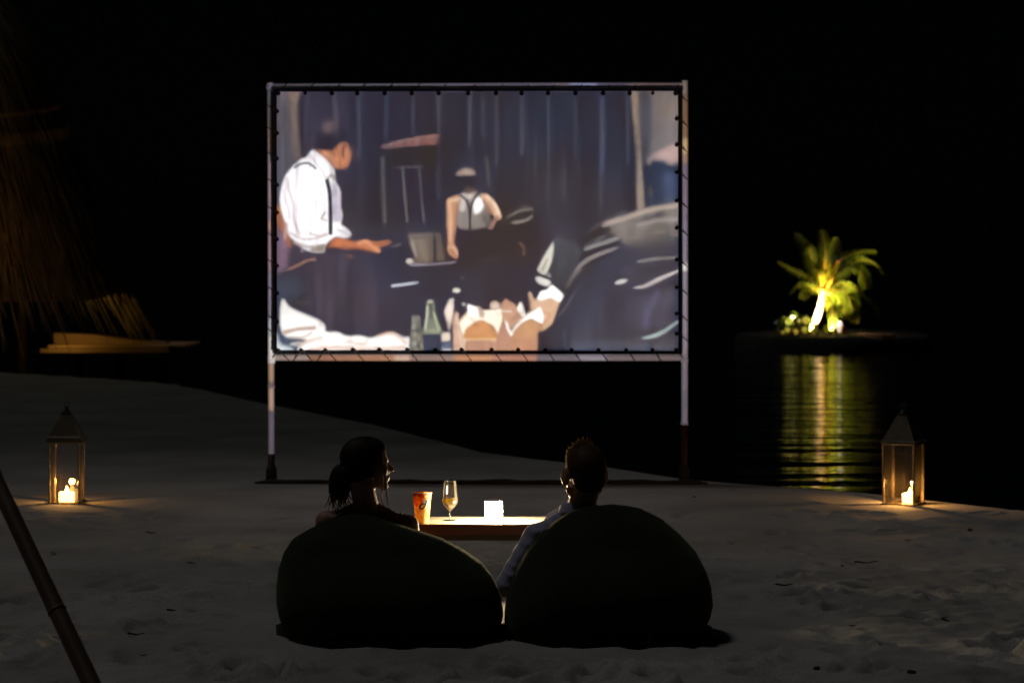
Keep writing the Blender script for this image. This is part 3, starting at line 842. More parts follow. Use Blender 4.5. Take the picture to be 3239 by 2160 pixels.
    Q([(244, 125), (256, 100), (300, 88), (306, 110), (292, 170), (284, 240), (276, 310), (296, 350), (292, 384), (268, 372), (247, 340), (252, 300), (246, 200)], (204, 152, 120), 3)
    K([(256, 112), (262, 200), (262, 300)], 12, (238, 188, 152), 4, .8)
    K([(292, 130), (286, 210), (274, 290)], 9, (150, 102, 84), 4, .8)
    K([(268, 112), (296, 104)], 14, (246, 208, 178), 4, .8)
    K([(266, 345), (284, 368)], 9, (124, 84, 74), 3, .8)
    K([(258, 330), (280, 336), (292, 362)], 8, (236, 190, 164), 3, .8)
    K([(425, 96), (462, 130), (486, 186)], 30, (226, 178, 146), 4)
    K([(436, 94), (476, 140), (491, 184)], 12, (255, 226, 200), 3, .9)
    K([(418, 112), (450, 172)], 13, (178, 126, 104), 4, .8)
    K([(484, 188), (462, 215), (450, 240)], 16, (164, 122, 108), 4, .9)
    # the paper bag on the back counter
    Q([(58, 270), (178, 265), (214, 264), (240, 395), (92, 406), (96, 350)], (112, 102, 96), 3.5, c=False)
    K([(88, 290), (160, 284)], 6, (82, 75, 74), 3, .8)
    K([(186, 290), (190, 400)], 15, (66, 64, 80), 3)
    K([(82, 300), (98, 372)], 9, (156, 148, 134), 3, .8)
    K([(120, 310), (150, 390)], 26, (128, 116, 106), 6, .6)
    dot(5, 68, 398, 16, 11, (246, 236, 226), 3)
    K([(80, 414), (180, 412), (284, 402)], 7, (140, 134, 150), 3)
    dot(5, 290, 536, 18, 10, (252, 244, 224), 2.6, 1, 1.2); dot(5, 316, 476, 7, 6, (140, 146, 158), 2.6); dot(5, 324, 602, 8, 8, (226, 220, 216), 2.6)
    # bottles
    Q([(74, 850), (72, 740), (82, 690), (80, 662), (98, 652), (118, 665), (118, 700), (130, 760), (142, 850)], (122, 116, 106), 3)
    for (x_, y_, c_) in [(90, 676, (190, 182, 172)), (108, 668, (160, 152, 146)), (88, 706, (206, 202, 186)), (106, 724, (92, 88, 86)), (92, 744, (196, 190, 168)), (112, 760, (176, 164, 128)), (90, 786, (214, 208, 190)), (110, 800, (104, 98, 90)), (126, 800, (196, 184, 150)), (100, 816, (188, 176, 150))]:
        dot(5, x_, y_, 8, 11, c_, 3, .85)
    Q([(148, 600), (165, 580), (185, 598), (188, 640), (205, 682), (217, 716), (217, 744), (137, 744), (138, 710), (155, 660)], (142, 142, 122), 3)
    K([(168, 606), (172, 660)], 15, (100, 94, 88), 3.5, .85)
    K([(152, 612), (150, 650), (143, 718)], 7, (226, 226, 206), 2.6, .85)
    K([(182, 640), (206, 722)], 8, (206, 208, 168), 2.8, .85)
    K([(160, 590), (172, 588)], 12, (206, 196, 172), 2.8, .8)
    K([(150, 725), (200, 728)], 18, (170, 172, 142), 4, .7)
    Q([(137, 744), (217, 744), (217, 850), (137, 850)], (70, 74, 96), 2.6, c=False)
    Q([(220, 738), (256, 733), (259, 770), (222, 776)], (244, 224, 206), 2.6)
    K([(224, 800), (262, 790)], 14, (112, 116, 134), 3, .8)
    # cartons
    WH = (255, 250, 244)
    Q([(233, 636), (255, 582), (274, 573), (273, 640), (252, 692), (244, 668)], (250, 234, 220), 2.4, 1, 1.1, .15, False)
    Q([(300, 692), (345, 650), (420, 630), (508, 628), (500, 690), (476, 748), (474, 850), (322, 850), (318, 740)], (252, 236, 214), 2.4, 1, 1.3, 0, False)
    Q([(344, 602), (392, 620), (394, 664), (345, 656)], WH, 2.4, 1, 1.4, 0, False)
    Q([(390, 605), (424, 640), (420, 668), (396, 662)], (206, 178, 160), 2.6, 1, 1, .1, False)
    Q([(332, 768), (334, 716), (372, 688), (405, 674), (440, 688), (472, 714), (477, 768)], (214, 152, 102), 2.4, 1, 1, .25)
    K([(334, 766), (476, 764)], 7, (246, 196, 134), 2.4)
    Q([(328, 772), (478, 770), (476, 850), (324, 850)], (198, 148, 124), 2.6, 1, 1, .15, False)
    Q([(275, 684), (284, 640), (298, 638), (302, 692), (326, 772), (322, 850), (276, 850)], (224, 182, 158), 2.4, 1, 1, .15, False)
    K([(290, 660), (304, 740), (318, 820)], 7, (250, 220, 198), 2.6, .8)
    Q([(498, 602), (522, 576), (562, 600), (610, 655), (570, 690), (550, 748), (530, 700), (508, 690)], (212, 164, 136), 2.4, 1, 1, .2, False)
    Q([(478, 770), (505, 690), (530, 690), (548, 750), (556, 850), (476, 850)], (196, 146, 122), 2.6, 1, 1, .15, False)
    dot(5, 470, 608, 23, 22, (234, 208, 190), 2.6)
    K([(500, 634), (546, 634)], 9, (240, 218, 200), 2.4)
    Q([(574, 622), (592, 588), (616, 654), (600, 660)], (252, 240, 228), 2.2, 1, 1.2, 0, False)
    Q([(628, 543), (642, 545), (656, 586), (690, 572), (740, 568), (776, 590), (742, 690), (700, 724), (690, 640), (652, 642)], (230, 188, 156), 2.4, 1, 1, .2, False)
    K([(700, 640), (730, 650), (706, 690)], 12, (206, 152, 112), 4, .7)
    Q([(518, 676), (530, 690), (547, 740), (562, 712), (600, 680), (658, 632), (684, 613), (698, 650), (697, 692), (640, 666), (592, 690), (562, 726), (548, 752), (530, 722)], WH, 2.2, 1, 1.4, 0, False)
    Q([(556, 732), (590, 696), (640, 668), (692, 692), (668, 742), (668, 850), (550, 850)], (216, 162, 120), 2.4, 1, 1, .25, False)
    Q([(552, 764), (668, 760), (668, 850), (550, 850)], (204, 146, 120), 4, .8, 1, .1, False)
    Q([(671, 576), (690, 540), (716, 535), (743, 511), (797, 560), (776, 592), (735, 567), (690, 582)], WH, 2.2, 1, 1.4, 0, False)
    # the jacket
    Q([(1000, 228), (1150, 180), (1335, 140), (1335, 250), (1200, 290), (1110, 300), (1050, 275)], (122, 113, 108), 14, .9, 1, 0)
    K([(988, 226), (1100, 188), (1200, 156), (1335, 134)], 20, (178, 160, 148), 6, .9)
    K([(1010, 250), (1060, 262), (1100, 300)], 26, (120, 106, 98), 9, .7)
    K([(1150, 228), (1240, 206), (1338, 199)], 15, (156, 146, 144), 5, .85)
    K([(1180, 196), (1250, 176)], 20, (78, 74, 82), 7, .7)
    for k in range(26):
        x_ = 1060 + (k * 97) % 270; y_ = 170 + (k * 53) % 120
        K([(x_, y_), (x_ + 22, y_ - 5)], 8, (150, 138, 128) if k % 2 else (96, 92, 94), 6, .4)
    K([(935, 250), (960, 226), (990, 216)], 14, (98, 90, 88), 5, .8)
    K([(880, 310), (940, 270), (1000, 250)], 30, (54, 49, 55), 8, .85)
    K([(902, 338), (960, 316), (1048, 288)], 13, (146, 138, 134), 3.5, .9)
    K([(898, 330), (940, 296), (972, 282)], 8, (112, 106, 106), 3.5, .8)
    K([(890, 372), (960, 345), (1046, 312)], 15, (50, 46, 54), 5, .85)
    K([(856, 446), (900, 398), (960, 366), (1050, 334)], 18, (146, 134, 128), 4.5, .9, True)
    K([(812, 520), (836, 476), (870, 440)], 13, (116, 104, 102), 6, .8)
    K([(800, 560), (850, 500), (900, 450)], 20, (56, 52, 60), 9, .7)
    # --- the tumbling boards and cloth are never even: mottle and grain
    yy, xx = np.mgrid[0:FH, 0:FW].astype(float)
    lum = film.mean(-1, keepdims=True)
    dark = np.clip(1 - lum / .45, 0, 1)
    mott = 0.55 * vnoise(xx / 46, yy / 120, 31) + 0.40 * vnoise(xx / 17, yy / 60, 32) + 0.30 * vnoise(xx / 7, yy / 26, 33) + .16 * vnoise(xx / 2.6, yy / 3.2, 34)
    film[:] *= (1 + mott * 0.95)[..., None] * dark + (1 - dark) * (1 + 0.16 * vnoise(xx / 9, yy / 11, 35) + .10 * vnoise(xx / 22, yy / 30, 36))[..., None]
    tint = vnoise(xx / 90, yy / 70, 37)[..., None] * dark
    film[:] *= 1 + tint * np.array([.30, -.05, -.34])
    # fabric folds and worn boards, many faint strokes
    rr = random.Random(5)
    for k in range(60):
        x = rr.uniform(1150, 2080); y = rr.uniform(800, 1090)
        if 4.0 * (x - 1800) + 2.4 * (1000 - y) * -1 < -200: continue
        L_ = rr.uniform(40, 130); c = rr.choice(((84, 86, 106), (50, 50, 66), (74, 72, 88)))
        if x > 1760: stroke(0, [(x, y), (x + L_ * .5, y - L_ * .10), (x + L_, y - L_ * .32)], rr.uniform(5, 16), c, rr.uniform(5, 9), .35)
    for k in range(70):
        x = rr.uniform(900, 2040); y = rr.uniform(300, 560); h = rr.uniform(60, 260)
        stroke(0, [(x, y), (x + rr.uniform(-6, 6), y + h)], rr.uniform(3, 9), rr.choice(((38, 36, 50), (76, 76, 92), (56, 48, 60), (44, 50, 70))), rr.uniform(4, 9), .30)
    for k in range(40):
        x = rr.uniform(900, 1700); y = rr.uniform(860, 1040)
        if x < 1010 and y > 930: continue
        stroke(0, [(x, y), (x + rr.uniform(-30, 30), y + rr.uniform(-8, 30))], rr.uniform(4, 12), rr.choice(((38, 34, 50), (78, 72, 88), (66, 58, 74))), rr.uniform(4, 8), .30)
    for k in range(16):
        x = rr.uniform(905, 1010); y = rr.uniform(560, 760)
        stroke(0, [(x, y), (x + rr.uniform(-16, 10), y + rr.uniform(20, 60))], rr.uniform(3, 8), (214, 202, 208), 4, .5)
    for k in range(18):
        x = rr.uniform(900, 1270); y = rr.uniform(1062, 1100)
        stroke(0, [(x, y), (x + rr.uniform(20, 70), y + rr.uniform(-8, 10))], rr.uniform(3, 7), rr.choice(((226, 190, 172), (206, 184, 176), (255, 250, 240))), 4, .5)
    for ch in range(3):
        film[..., ch] = gblur(film[..., ch], .75)
    lum = film.mean(-1, keepdims=True)
    film[:] *= np.clip(.54 + lum * 2.8, .54, 1.0)            # deep blacks
    film[:] *= 1 + np.clip(1 - lum / .15, 0, 1) * np.array([-.05, .01, .08])
    # --- what spills over the frame: poles and legs
    def bar(x0, x1, y0, y1, col, g=1.0):
        patch(0, [(x0, y0), (x1, y0), (x1, y1), (x0, y1)], col, 4, 1.0, g * .82, curve=False, rnd=0)
    bar(836, 2184, 250, 286, (112, 102, 128))
    for (a_, b_, c) in [(836, 960, (140, 118, 148)), (1400, 1500, (122, 112, 140)), (1750, 1800, (132, 116, 130)), (1990, 2184, (150, 124, 126))]:
        bar(a_, b_, 250, 286, c)
    bar(1800, 1890, 266, 276, (190, 190, 250))
    for (y0, y1, c) in [(262, 330, (152, 130, 164)), (330, 400, (166, 128, 122)), (400, 480, (186, 136, 104)), (480, 640, (176, 152, 158)), (640, 700, (168, 146, 162)), (700, 730, (226, 168, 160)),
                        (730, 860, (176, 144, 156)), (860, 1010, (150, 140, 164)), (1010, 1060, (200, 204, 214)), (1060, 1146, (244, 238, 232)), (1146, 1210, (190, 152, 126)), (1210, 1228, (130, 108, 108)),
                        (1228, 1300, (200, 164, 142)), (1300, 1440, (110, 100, 116))]:
        bar(830, 869, y0, y1, c)
    for (y0, y1, c) in [(250, 300, (182, 152, 136)), (300, 440, (172, 130, 94)), (440, 490, (246, 204, 152)), (490, 520, (190, 150, 130)), (520, 690, (142, 124, 140)), (690, 835, (140, 128, 144)),
                        (835, 860, (232, 226, 220)), (860, 1140, (138, 132, 148)), (1140, 1240, (116, 114, 130)), (1240, 1342, (104, 107, 122)), (1342, 1440, (4, 3, 8))]:
        bar(2152, 2190, y0, y1, c)
    for (a_, b_, c) in [(836, 880, (240, 230, 220)), (880, 980, (232, 198, 184)), (980, 1250, (212, 152, 120)), (1250, 1300, (240, 200, 176)), (1300, 1440, (170, 140, 130)), (1440, 1560, (214, 150, 112)),
                        (1560, 1700, (196, 136, 116)), (1700, 1830, (120, 112, 124)), (1830, 1920, (158, 150, 166)), (1920, 2184, (122, 112, 122))]:
        bar(a_, b_, 1118, 1148, c)
    # the lamp on the table also reaches the cloth: the projector's blacks sit on top of that
    film[:] = np.clip(film - np.array([.0215, .0165, .0095]), .0015, 3.0)

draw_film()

# the projector stands on the sand beyond the man's bean bag, tipped at the screen
PROJ = Vector((0.56, 12.1, 0.235))
THROW = SCR_D - PROJ.y
plane0 = P(FX0, FY1, SCR_D)      # lower left of the beam on the screen's plane
plane1 = P(FX1, FY0, SCR_D)      # upper right

def make_projector():
    gx = np.linspace(plane0.x, plane1.x, FW) - PROJ.x
    gz = np.linspace(plane1.z, plane0.z, FH) - PROJ.z
    GX, GZ = np.meshgrid(gx, gz)
    cosi = THROW / np.sqrt(GX ** 2 + GZ ** 2 + THROW ** 2)
    px_ = film / (cosi ** 4)[..., None] if False else film / (cosi ** 3)[..., None]
    img = bpy.data.images.new('film_frame', FW, FH, alpha=False, float_buffer=True)
    img.colorspace_settings.name = 'Linear Rec.709'
    buf = np.ones((FH, FW, 4), np.float32)
    buf[..., :3] = px_[::-1]
    img.pixels.foreach_set(buf.ravel())
    img.update(); img.pack()
    d = bpy.data.lights.new('projector_lamp', 'SPOT')
    d.energy = 4 * PI * THROW ** 2 * PI / 0.8
    d.spot_size = R(120); d.spot_blend = 0.0
    d.shadow_soft_size = 0.004
    d.use_nodes = True
    nt = d.node_tree
    em = nt.nodes['Emission']
    tc = nt.nodes.new('ShaderNodeTexCoord')
    sp = nt.nodes.new('ShaderNodeSeparateXYZ')
    nt.links.new(tc.outputs['Normal'], sp.inputs['Vector'])
    cb = nt.nodes.new('ShaderNodeCombineXYZ')
    for ax, p0, p1, o in (('X', plane0.x, plane1.x, PROJ.x), ('Y', plane0.z, plane1.z, PROJ.z)):
        dv = nt.nodes.new('ShaderNodeMath'); dv.operation = 'DIVIDE'
        nt.links.new(sp.outputs[ax], dv.inputs[0]); nt.links.new(sp.outputs['Z'], dv.inputs[1])
        ma = nt.nodes.new('ShaderNodeMath'); ma.operation = 'MULTIPLY_ADD'
        ma.inputs[1].default_value = -THROW / (p1 - p0)
        ma.inputs[2].default_value = (o - p0) / (p1 - p0)
        nt.links.new(dv.outputs[0], ma.inputs[0]); nt.links.new(ma.outputs[0], cb.inputs[ax])
    it = nt.nodes.new('ShaderNodeTexImage'); it.image = img; it.extension = 'CLIP'; it.interpolation = 'Linear'
    nt.links.new(cb.outputs['Vector'], it.inputs['Vector'])
    nt.links.new(it.outputs['Color'], em.inputs['Color'])
    em.inputs['Strength'].default_value = 1.0
    o = bpy.data.objects.new('projector_lamp', d)
    COL.objects.link(o)
    o.location = PROJ
    o.rotation_euler = (R(90), 0, 0)
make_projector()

# ----------------------------------------------------------------------------
# the screen on its frame
# ----------------------------------------------------------------------------
M_pole = mat('white_pole_paint', (0.72, 0.72, 0.72), 0.42, noise=0.06, nscale=6)
M_cord = mat('dark_cord', (0.03, 0.022, 0.018), 0.9)
M_hem = mat('black_webbing', (0.006, 0.006, 0.007), 0.95, spec=0.1)
M_cloth = mat('screen_cloth', (0.8, 0.8, 0.8), 0.9, spec=0.1)
M_bar = mat('dark_bar', (0.02, 0.018, 0.02), 0.8)

def make_screen():
    org = Vector((P(1510, 0, SCR_D).x, SCR_D, 0.0))
    root = empty('projection_screen', org, 'large white outdoor cinema screen laced into a tall pole frame, film running', 'projection screen')
    def q(px, py, dy=0.0):
        return P(px, py, SCR_D) - org + Vector((0, dy, 0))
    # cloth with slack folds running down from the eyelets
    tops = [881, 967, 1051, 1131, 1218, 1303, 1388, 1481, 1569, 1650, 1733, 1820, 1907, 1991, 2064, 2136]
    bots = [884, 957, 1033, 1120, 1203, 1291, 1378, 1462, 1556, 1640, 1725, 1808, 1893, 1980, 2063, 2138]
    nx, nz = 170, 60
    x0, x1 = q(876, 0).x, q(2146, 0).x
    z1, z0 = q(0, 289).z, q(0, 1112).z
    U, V = np.meshgrid(np.linspace(0, 1, nx), np.linspace(0, 1, nz))
    XX = x0 + (x1 - x0) * U; ZZ = z0 + (z1 - z0) * V
    YY = 0.010 * vnoise(U * 5, V * 2.5, 21)
    for t in tops:
        xc = q(t, 0).x
        YY -= 0.010 * np.exp(-((XX - xc) / 0.035) ** 2) * np.clip((V - 0.25) / 0.75, 0, 1) ** 1.3
    for t in bots:
        xc = q(t, 0).x
        YY -= 0.005 * np.exp(-((XX - xc) / 0.03) ** 2) * np.clip((0.2 - V) / 0.2, 0, 1)
    idx = np.arange(nx * nz).reshape(nz, nx)
    quads = np.stack([idx[:-1, :-1], idx[:-1, 1:], idx[1:, 1:], idx[1:, :-1]], -1).reshape(-1, 4)
    pydata('screen_cloth', np.stack([XX, YY, ZZ], -1).reshape(-1, 3), [tuple(int(i) for i in f) for f in quads], M_cloth, root)
    # black webbing hem, four strips, edges a little uneven
    def strip(pa, pb, w, n=24, vertical=False):
        bm = bmesh.new()
        va, vb, vc, vd = [], [], [], []
        for i in range(n + 1):
            t = i / n
            c = pa.lerp(pb, t)
            h = w(t) / 2 + random.uniform(-0.001, 0.001)
            sd = Vector((h, 0, 0)) if vertical else Vector((0, 0, h))
            dy = Vector((0, 0.004, 0))
            va.append(bm.verts.new(c - sd - dy)); vb.append(bm.verts.new(c + sd - dy))
            vc.append(bm.verts.new(c + sd + dy)); vd.append(bm.verts.new(c - sd + dy))
        for i in range(n):
            for (a, b) in ((va, vb), (vb, vc), (vc, vd), (vd, va)):
                bm.faces.new((a[i], a[i + 1], b[i + 1], b[i]))
        from_bm('hem', bm, M_hem, root, smooth=False)
    s = SCR_D / F_PX
    strip(q(862, 286.5, -0.022), q(2160, 284, -0.022), lambda t: 9.5 * s)
    strip(q(868, 1113.5, -0.022), q(2157, 1115, -0.022), lambda t: 10 * s)
    strip(q(868, 1109, -0.026), q(866, 290, -0.026), lambda t: (8 if t < 0.75 else 14.5) * s, vertical=True)
    strip(q(2151, 1112, -0.026), q(2150, 287, -0.026), lambda t: (12.5 if t < 0.6 else 11.5 + 2 * t) * s, vertical=True)
    # eyelets
    def eyelet(px, py, r):
        c = q(px, py, -0.030)
        bm = bmesh.new()
        N = 12
        ring = []
        for (rr, y) in ((r * 0.35, 0.004), (r, 0.004), (r, -0.003), (r * 0.75, -0.007), (r * 0.35, -0.004)):
            ring.append([bm.verts.new(c + Vector((rr * math.cos(2 * PI * k / N), y, rr * math.sin(2 * PI * k / N)))) for k in range(N)])
        for i in range(len(ring)):
            a, b = ring[i], ring[(i + 1) % len(ring)]
            for k in range(N):
                bm.faces.new((a[k], a[(k + 1) % N], b[(k + 1) % N], b[k]))
        bm.faces.new([bm.verts.new(v.co + Vector((0, 0.002, 0))) for v in ring[0]])
        from_bm('eyelet', bm, M_hem, root)
    for t in tops: eyelet(t, 296.5, (5.5 if t in (967, 2064) else 7.5) * s)
    for t in bots: eyelet(t, 1107, (4.5 if t < 1100 else 6.5) * s)
    for t in (354, 423, 503, 586, 673, 757, 841, 927, 1017): eyelet(877.5, t, 6.5 * s)
    for t in (378, 460, 546, 636, 722, 822, 909, 992, 1056): eyelet(2139, t, 6 * s)
    # frame poles
    rp = 11.5 * s
    def pole(name, pts, r=rp, m=M_pole, seg=20):
        return tube(name, pts, r, m, root, seg)
    zt = q(0, 274).z
    pole('top_pole', [q(842, 275.0, 0.045), q(1180, 274.5, 0.045), q(1700, 272.0, 0.045), q(2176, 271.0, 0.045)])
    pole('bottom_pole', [q(846, 1131, 0.045), q(1500, 1132, 0.045), q(2174, 1131, 0.045)])
    for (xa, xb, ya) in ((854.0, 857.0, 262), (2168.0, 2166.0, 254)):
        p = pole('side_pole', [q(xa, ya, 0.0) + Vector((0, 0.03, 0)), q((xa + xb) / 2, 700, 0.03), Vector((q(xb, 0).x, 0.03, -0.05))], rp * 0.92)
        # coupling sleeves on the leg and a cap
        for yy, hh in ((1222, 5), (1144, 7)) if xa < 1000 else ((1140, 7), (1340, 5)):
            c = q(xb, yy, 0.03)
            tube('sleeve', [c - Vector((0, 0, hh * s)), c + Vector((0, 0, hh * s))], rp * 1.08, M_pole, p, 20)
    # unlit lower legs painted as dark tubes, in foot sockets on a ground bar
    M_unlit = mat('unlit_leg_dark_red', (.035, .010, .012), .6)
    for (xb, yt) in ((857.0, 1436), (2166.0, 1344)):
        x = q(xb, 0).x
        tube('leg_insert', [(x, 0.03, -.02), (x, 0.03, q(0, yt).z)], rp * .97, M_unlit, root, 20)
    for xb in (857.0, 2166.0):
        x = q(xb, 0).x
        f = tube('foot_socket', [(x, 0.03, -0.03), (x, 0.03, 0.10), (x, 0.03, 0.13)], [rp * 1.6, rp * 1.5, rp * 1.1], M_bar, root, 16)
    pts = [q(px, 1530 - (px - 808) / 1430 * 7, -0.02) for px in np.linspace(806, 2238, 30)]
    pts = [Vector((p.x, p.y + 0.01 * math.sin(i * 1.3), 0.012 + 0.004 * math.sin(i * 2.1))) for i, p in enumerate(pts)]
    rad = [0.006 if i in (0, len(pts) - 1) else 0.022 + 0.003 * math.sin(i * 0.9) for i in range(len(pts))]
    tube('ground_bar', pts, rad, M_bar, root, 10)
    # lacing: from each eyelet up round the pole
    rc = 1.6 * s
    def lace(p_in, p_mid, p_out):
        tube('lacing', [p_in, p_mid, p_out], rc, M_cord, root, 6)
    for i, t in enumerate(tops):
        sk = 18 if t < 2050 else 6
        lace(q(t, 296, -0.045), q(t + sk * 0.7, 282, -0.012), q(t + sk + 8, 262, 0.040))
    for i, t in enumerate(bots):
        sk = 26
        lace(q(t, 1106, -0.045), q(t + sk * .55, 1122, -0.012), q(t + sk + 6, 1145, 0.040))
        if t < 1100:
            lace(q(t, 1107, -0.047), q(t - sk * .55, 1122, -0.014), q(t - sk - 8, 1145, 0.040))
    for t in (354, 423, 503, 586, 673, 757, 841, 927, 1017, 1060):
        lace(q(877, t, -0.046), q(862, t - 10, -0.018), q(842, t - 24, 0.028))
    for t in (300, 378, 460, 546, 636, 722, 822, 909, 992, 1056):
        lace(q(2140, t, -0.046), q(2160, t + 10, -0.016), q(2180, t + 26, 0.028))
make_screen()

def make_projector_box():
    M_case = mat('projector_case', (0.03, 0.03, 0.032), 0.5)
    root = empty('projector', (PROJ.x, PROJ.y - 0.16, 0), 'small dark projector on the sand beyond the bean bags', 'projector')
    z = ground(PROJ.x, PROJ.y - .16)
    bm = bmesh.new(); box(bm, (-.13, -.11, .12), (.13, .10, .235), 0.015)
    from_bm('case', bm, M_case, root, smooth=False)
    lathe('lens_ring', [(.034, 0), (.034, .02), (.028, .024)], M_case, root, 20).matrix_local = Matrix.Translation((0, .10, .205)) @ Matrix.Rotation(R(-90), 4, 'X')
    for x in (-.1, .1):
        for y in (-.08, .08):
            tube('leg', [(x, y, z - .02), (x, y, .125)], .012, M_case, root, 8)
make_projector_box()

# ----------------------------------------------------------------------------
# bean bags
# ----------------------------------------------------------------------------
M_bag = mat('bean_bag_canvas', (0.022, 0.026, 0.015), 0.92, spec=0.08, noise=0.25, nscale=5, bump=0.35, bscale=260, sheen=0.10)
M_bag.node_tree.nodes['Principled BSDF'].inputs['Sheen Tint'].default_value = (.75, 1.0, .5, 1)
BAG_D = 10.1

def make_bag(label, left, right, apex, base_l, base_r, seed):
    """left / right: outline (px, py) from the top down; the plan of every level is a rounded oval"""
    def conv(pts):
        w = [P(px, py, BAG_D) for (px, py) in pts]
        return [p.z for p in w], [p.x for p in w]
    lz, lx = conv(left); rz, rx = conv(right)
    ap = P(apex[0], apex[1], BAG_D)
    root = empty('bean_bag', ((P(base_l, 2000, BAG_D).x + P(base_r, 2000, BAG_D).x) / 2, BAG_D, 0), label, 'bean bag', 'pair of dark bean bags on the sand')
    ox = root.location.x
    lz2, lx2 = np.array(lz[::-1]), np.array(lx[::-1])
    rz2, rx2 = np.array(rz[::-1]), np.array(rx[::-1])
    N, K = 96, 64
    zs = [ap.z * math.sin(PI / 2 * (k / (K - 1)) ** 0.9) for k in range(K)]
    verts, faces = [], []
    for k, z in enumerate(zs):
        xl = float(np.interp(z, lz2, lx2)); xr = float(np.interp(z, rz2, rx2))
        if k == K - 1: xl = xr = ap.x
        h = min(1.0, z / ap.z)
        cx, hw = (xl + xr) / 2, max((xr - xl) / 2, 0.001)
        back = 0.40 * (1 - h ** 2.6) ** 0.5 * (0.90 + 0.22 * math.sin(PI * min(1, h * 1.4)))
        front = 0.46 * (1 - h ** 1.5) ** 0.8 + 0.02 * (1 - h)
        if k == 0: back *= 0.97
        for j in range(N):
            a = 2 * PI * j / N
            c, s_ = math.cos(a), math.sin(a)
            e = 2 / 2.25
            x = cx + hw * math.copysign(abs(c) ** e, c)
            y = (front if s_ > 0 else back) * math.copysign(abs(s_) ** e, s_)
            verts.append([x - ox, y, z])
    V = np.array(verts)
    # slack and creases of the canvas
    ang = np.arctan2(V[:, 1], V[:, 0])
    am = np.clip((ap.z - V[:, 2]) / ap.z, 0, 1)
    dn = 0.010 * vnoise(ang * 3 + seed, V[:, 2] * 9, seed) + 0.006 * vnoise(ang * 9, V[:, 2] * 5 + 4 * ang, seed + 3) + 0.002 * vnoise(ang * 40, V[:, 2] * 22, seed + 5)
    V[:, 0] += dn * np.cos(ang) * am; V[:, 1] += dn * np.sin(ang) * am
    V[:, 2] = np.where(V[:, 2] < 0.005, -0.02, V[:, 2])
    for k in range(K - 1):
        for j in range(N):
            a = k * N + j; b = k * N + (j + 1) % N
            faces.append((a, b, b + N, a + N))
    faces.append(tuple((K - 1) * N + j for j in range(N)))
    body = pydata('bag_body', V, faces, M_bag, root)
    # flat seam flap lying out on the sand with two pointed corners
    bm = bmesh.new()
    xl, xr = P(base_l, 2010, BAG_D).x - ox, P(base_r, 2010, BAG_D).x - ox
    inner, outer, low = [], [], []
    for j in range(N):
        a = 2 * PI * j / N
        c, s_ = math.cos(a), math.sin(a)
        tip = max(0.0, 1 - abs(s_) / 0.30) ** 1.2
        hw = (xr if c > 0 else -xl)
        body_hw = hw - 0.055
        x = math.copysign(abs(c) ** 0.9, c) * (body_hw - 0.01 + 0.065 * tip) + 0.0
        y = (0.44 if s_ > 0 else 0.415) * math.copysign(abs(s_) ** 0.85, s_) + 0.012 * math.sin(a * 9 + seed)
        z = 0.020 + 0.020 * tip + 0.006 * math.sin(a * 7 + seed)
        outer.append(bm.verts.new((x, y, z)))
        low.append(bm.verts.new((x * .99, y * .99, -0.03)))
        inner.append(bm.verts.new((x * .82, y * .80, 0.075)))
    for j in range(N):
        k = (j + 1) % N
        bm.faces.new((inner[j], inner[k], outer[k], outer[j]))
        bm.faces.new((outer[j], outer[k], low[k], low[j]))
    from_bm('seam_flap', bm, M_bag, body)
    return root

make_bag('dark bean bag with a long slope on its right, woman leaning in it',
         [(1110, 1626), (1040, 1641), (972, 1676), (926, 1703), (898, 1745), (882, 1795), (875, 1850), (877, 1900), (888, 1950), (905, 1990), (925, 2020)],
         [(1150, 1626), (1180, 1632), (1262, 1659), (1330, 1681), (1400, 1704), (1470, 1742), (1522, 1778), (1552, 1815), (1572, 1855), (1586, 1900), (1591, 1940), (1583, 1975), (1562, 2005), (1548, 2020)],
         (1130, 1624), 872, 1598, 3)
make_bag('dark bean bag with a high round back, man in shirt leaning in it',
         [(1925, 1595), (1880, 1599), (1835, 1606), (1796, 1622), (1750, 1652), (1705, 1690), (1668, 1735), (1636, 1790), (1614, 1845), (1600, 1890), (1594, 1930), (1594, 1970), (1602, 2000), (1620, 2020)],
         [(1945, 1595), (1985, 1599), (2025, 1607), (2092, 1640), (2152, 1690), (2200, 1742), (2230, 1800), (2246, 1850), (2251, 1905), (2242, 1950), (2224, 1985), (2200, 2020)],
         (1935, 1594), 1590, 2252, 5)

# ----------------------------------------------------------------------------
# people: one closed body surface each, grown from tapered limbs and re-skinned
# ----------------------------------------------------------------------------
def capsule(bm, a, b, ra, rb, seg=14, flat=1.0):
    a, b = Vector(a), Vector(b)
    t = (b - a); L = t.length
    t = t.normalized() if L > 1e-6 else Vector((0, 0, 1))
    u = t.orthogonal().normalized(); w = t.cross(u)
    rings = []
    for k in range(1, 5): 
        an = PI / 2 * (1 - k / 4.0)
        rings.append((a - t * ra * math.sin(an), ra * math.cos(an)))
    for k in range(0, 4):
        an = PI / 2 * (k / 4.0)
        rings.append((b + t * rb * math.sin(an), rb * math.cos(an)))
    rows = [[bm.verts.new(c + (u * math.cos(2 * PI * j / seg) + w * math.sin(2 * PI * j / seg)) * r) for j in range(seg)] for (c, r) in rings]
    for i in range(len(rows) - 1):
        for j in range(seg):
            k = (j + 1) % seg
            bm.faces.new((rows[i][j], rows[i][k], rows[i + 1][k], rows[i + 1][j]))
    p0 = bm.verts.new(a - t * ra); p1 = bm.verts.new(b + t * rb)
    for j in range(seg):
        k = (j + 1) % seg
        bm.faces.new((p0, rows[0][k], rows[0][j])); bm.faces.new((p1, rows[-1][j], rows[-1][k]))

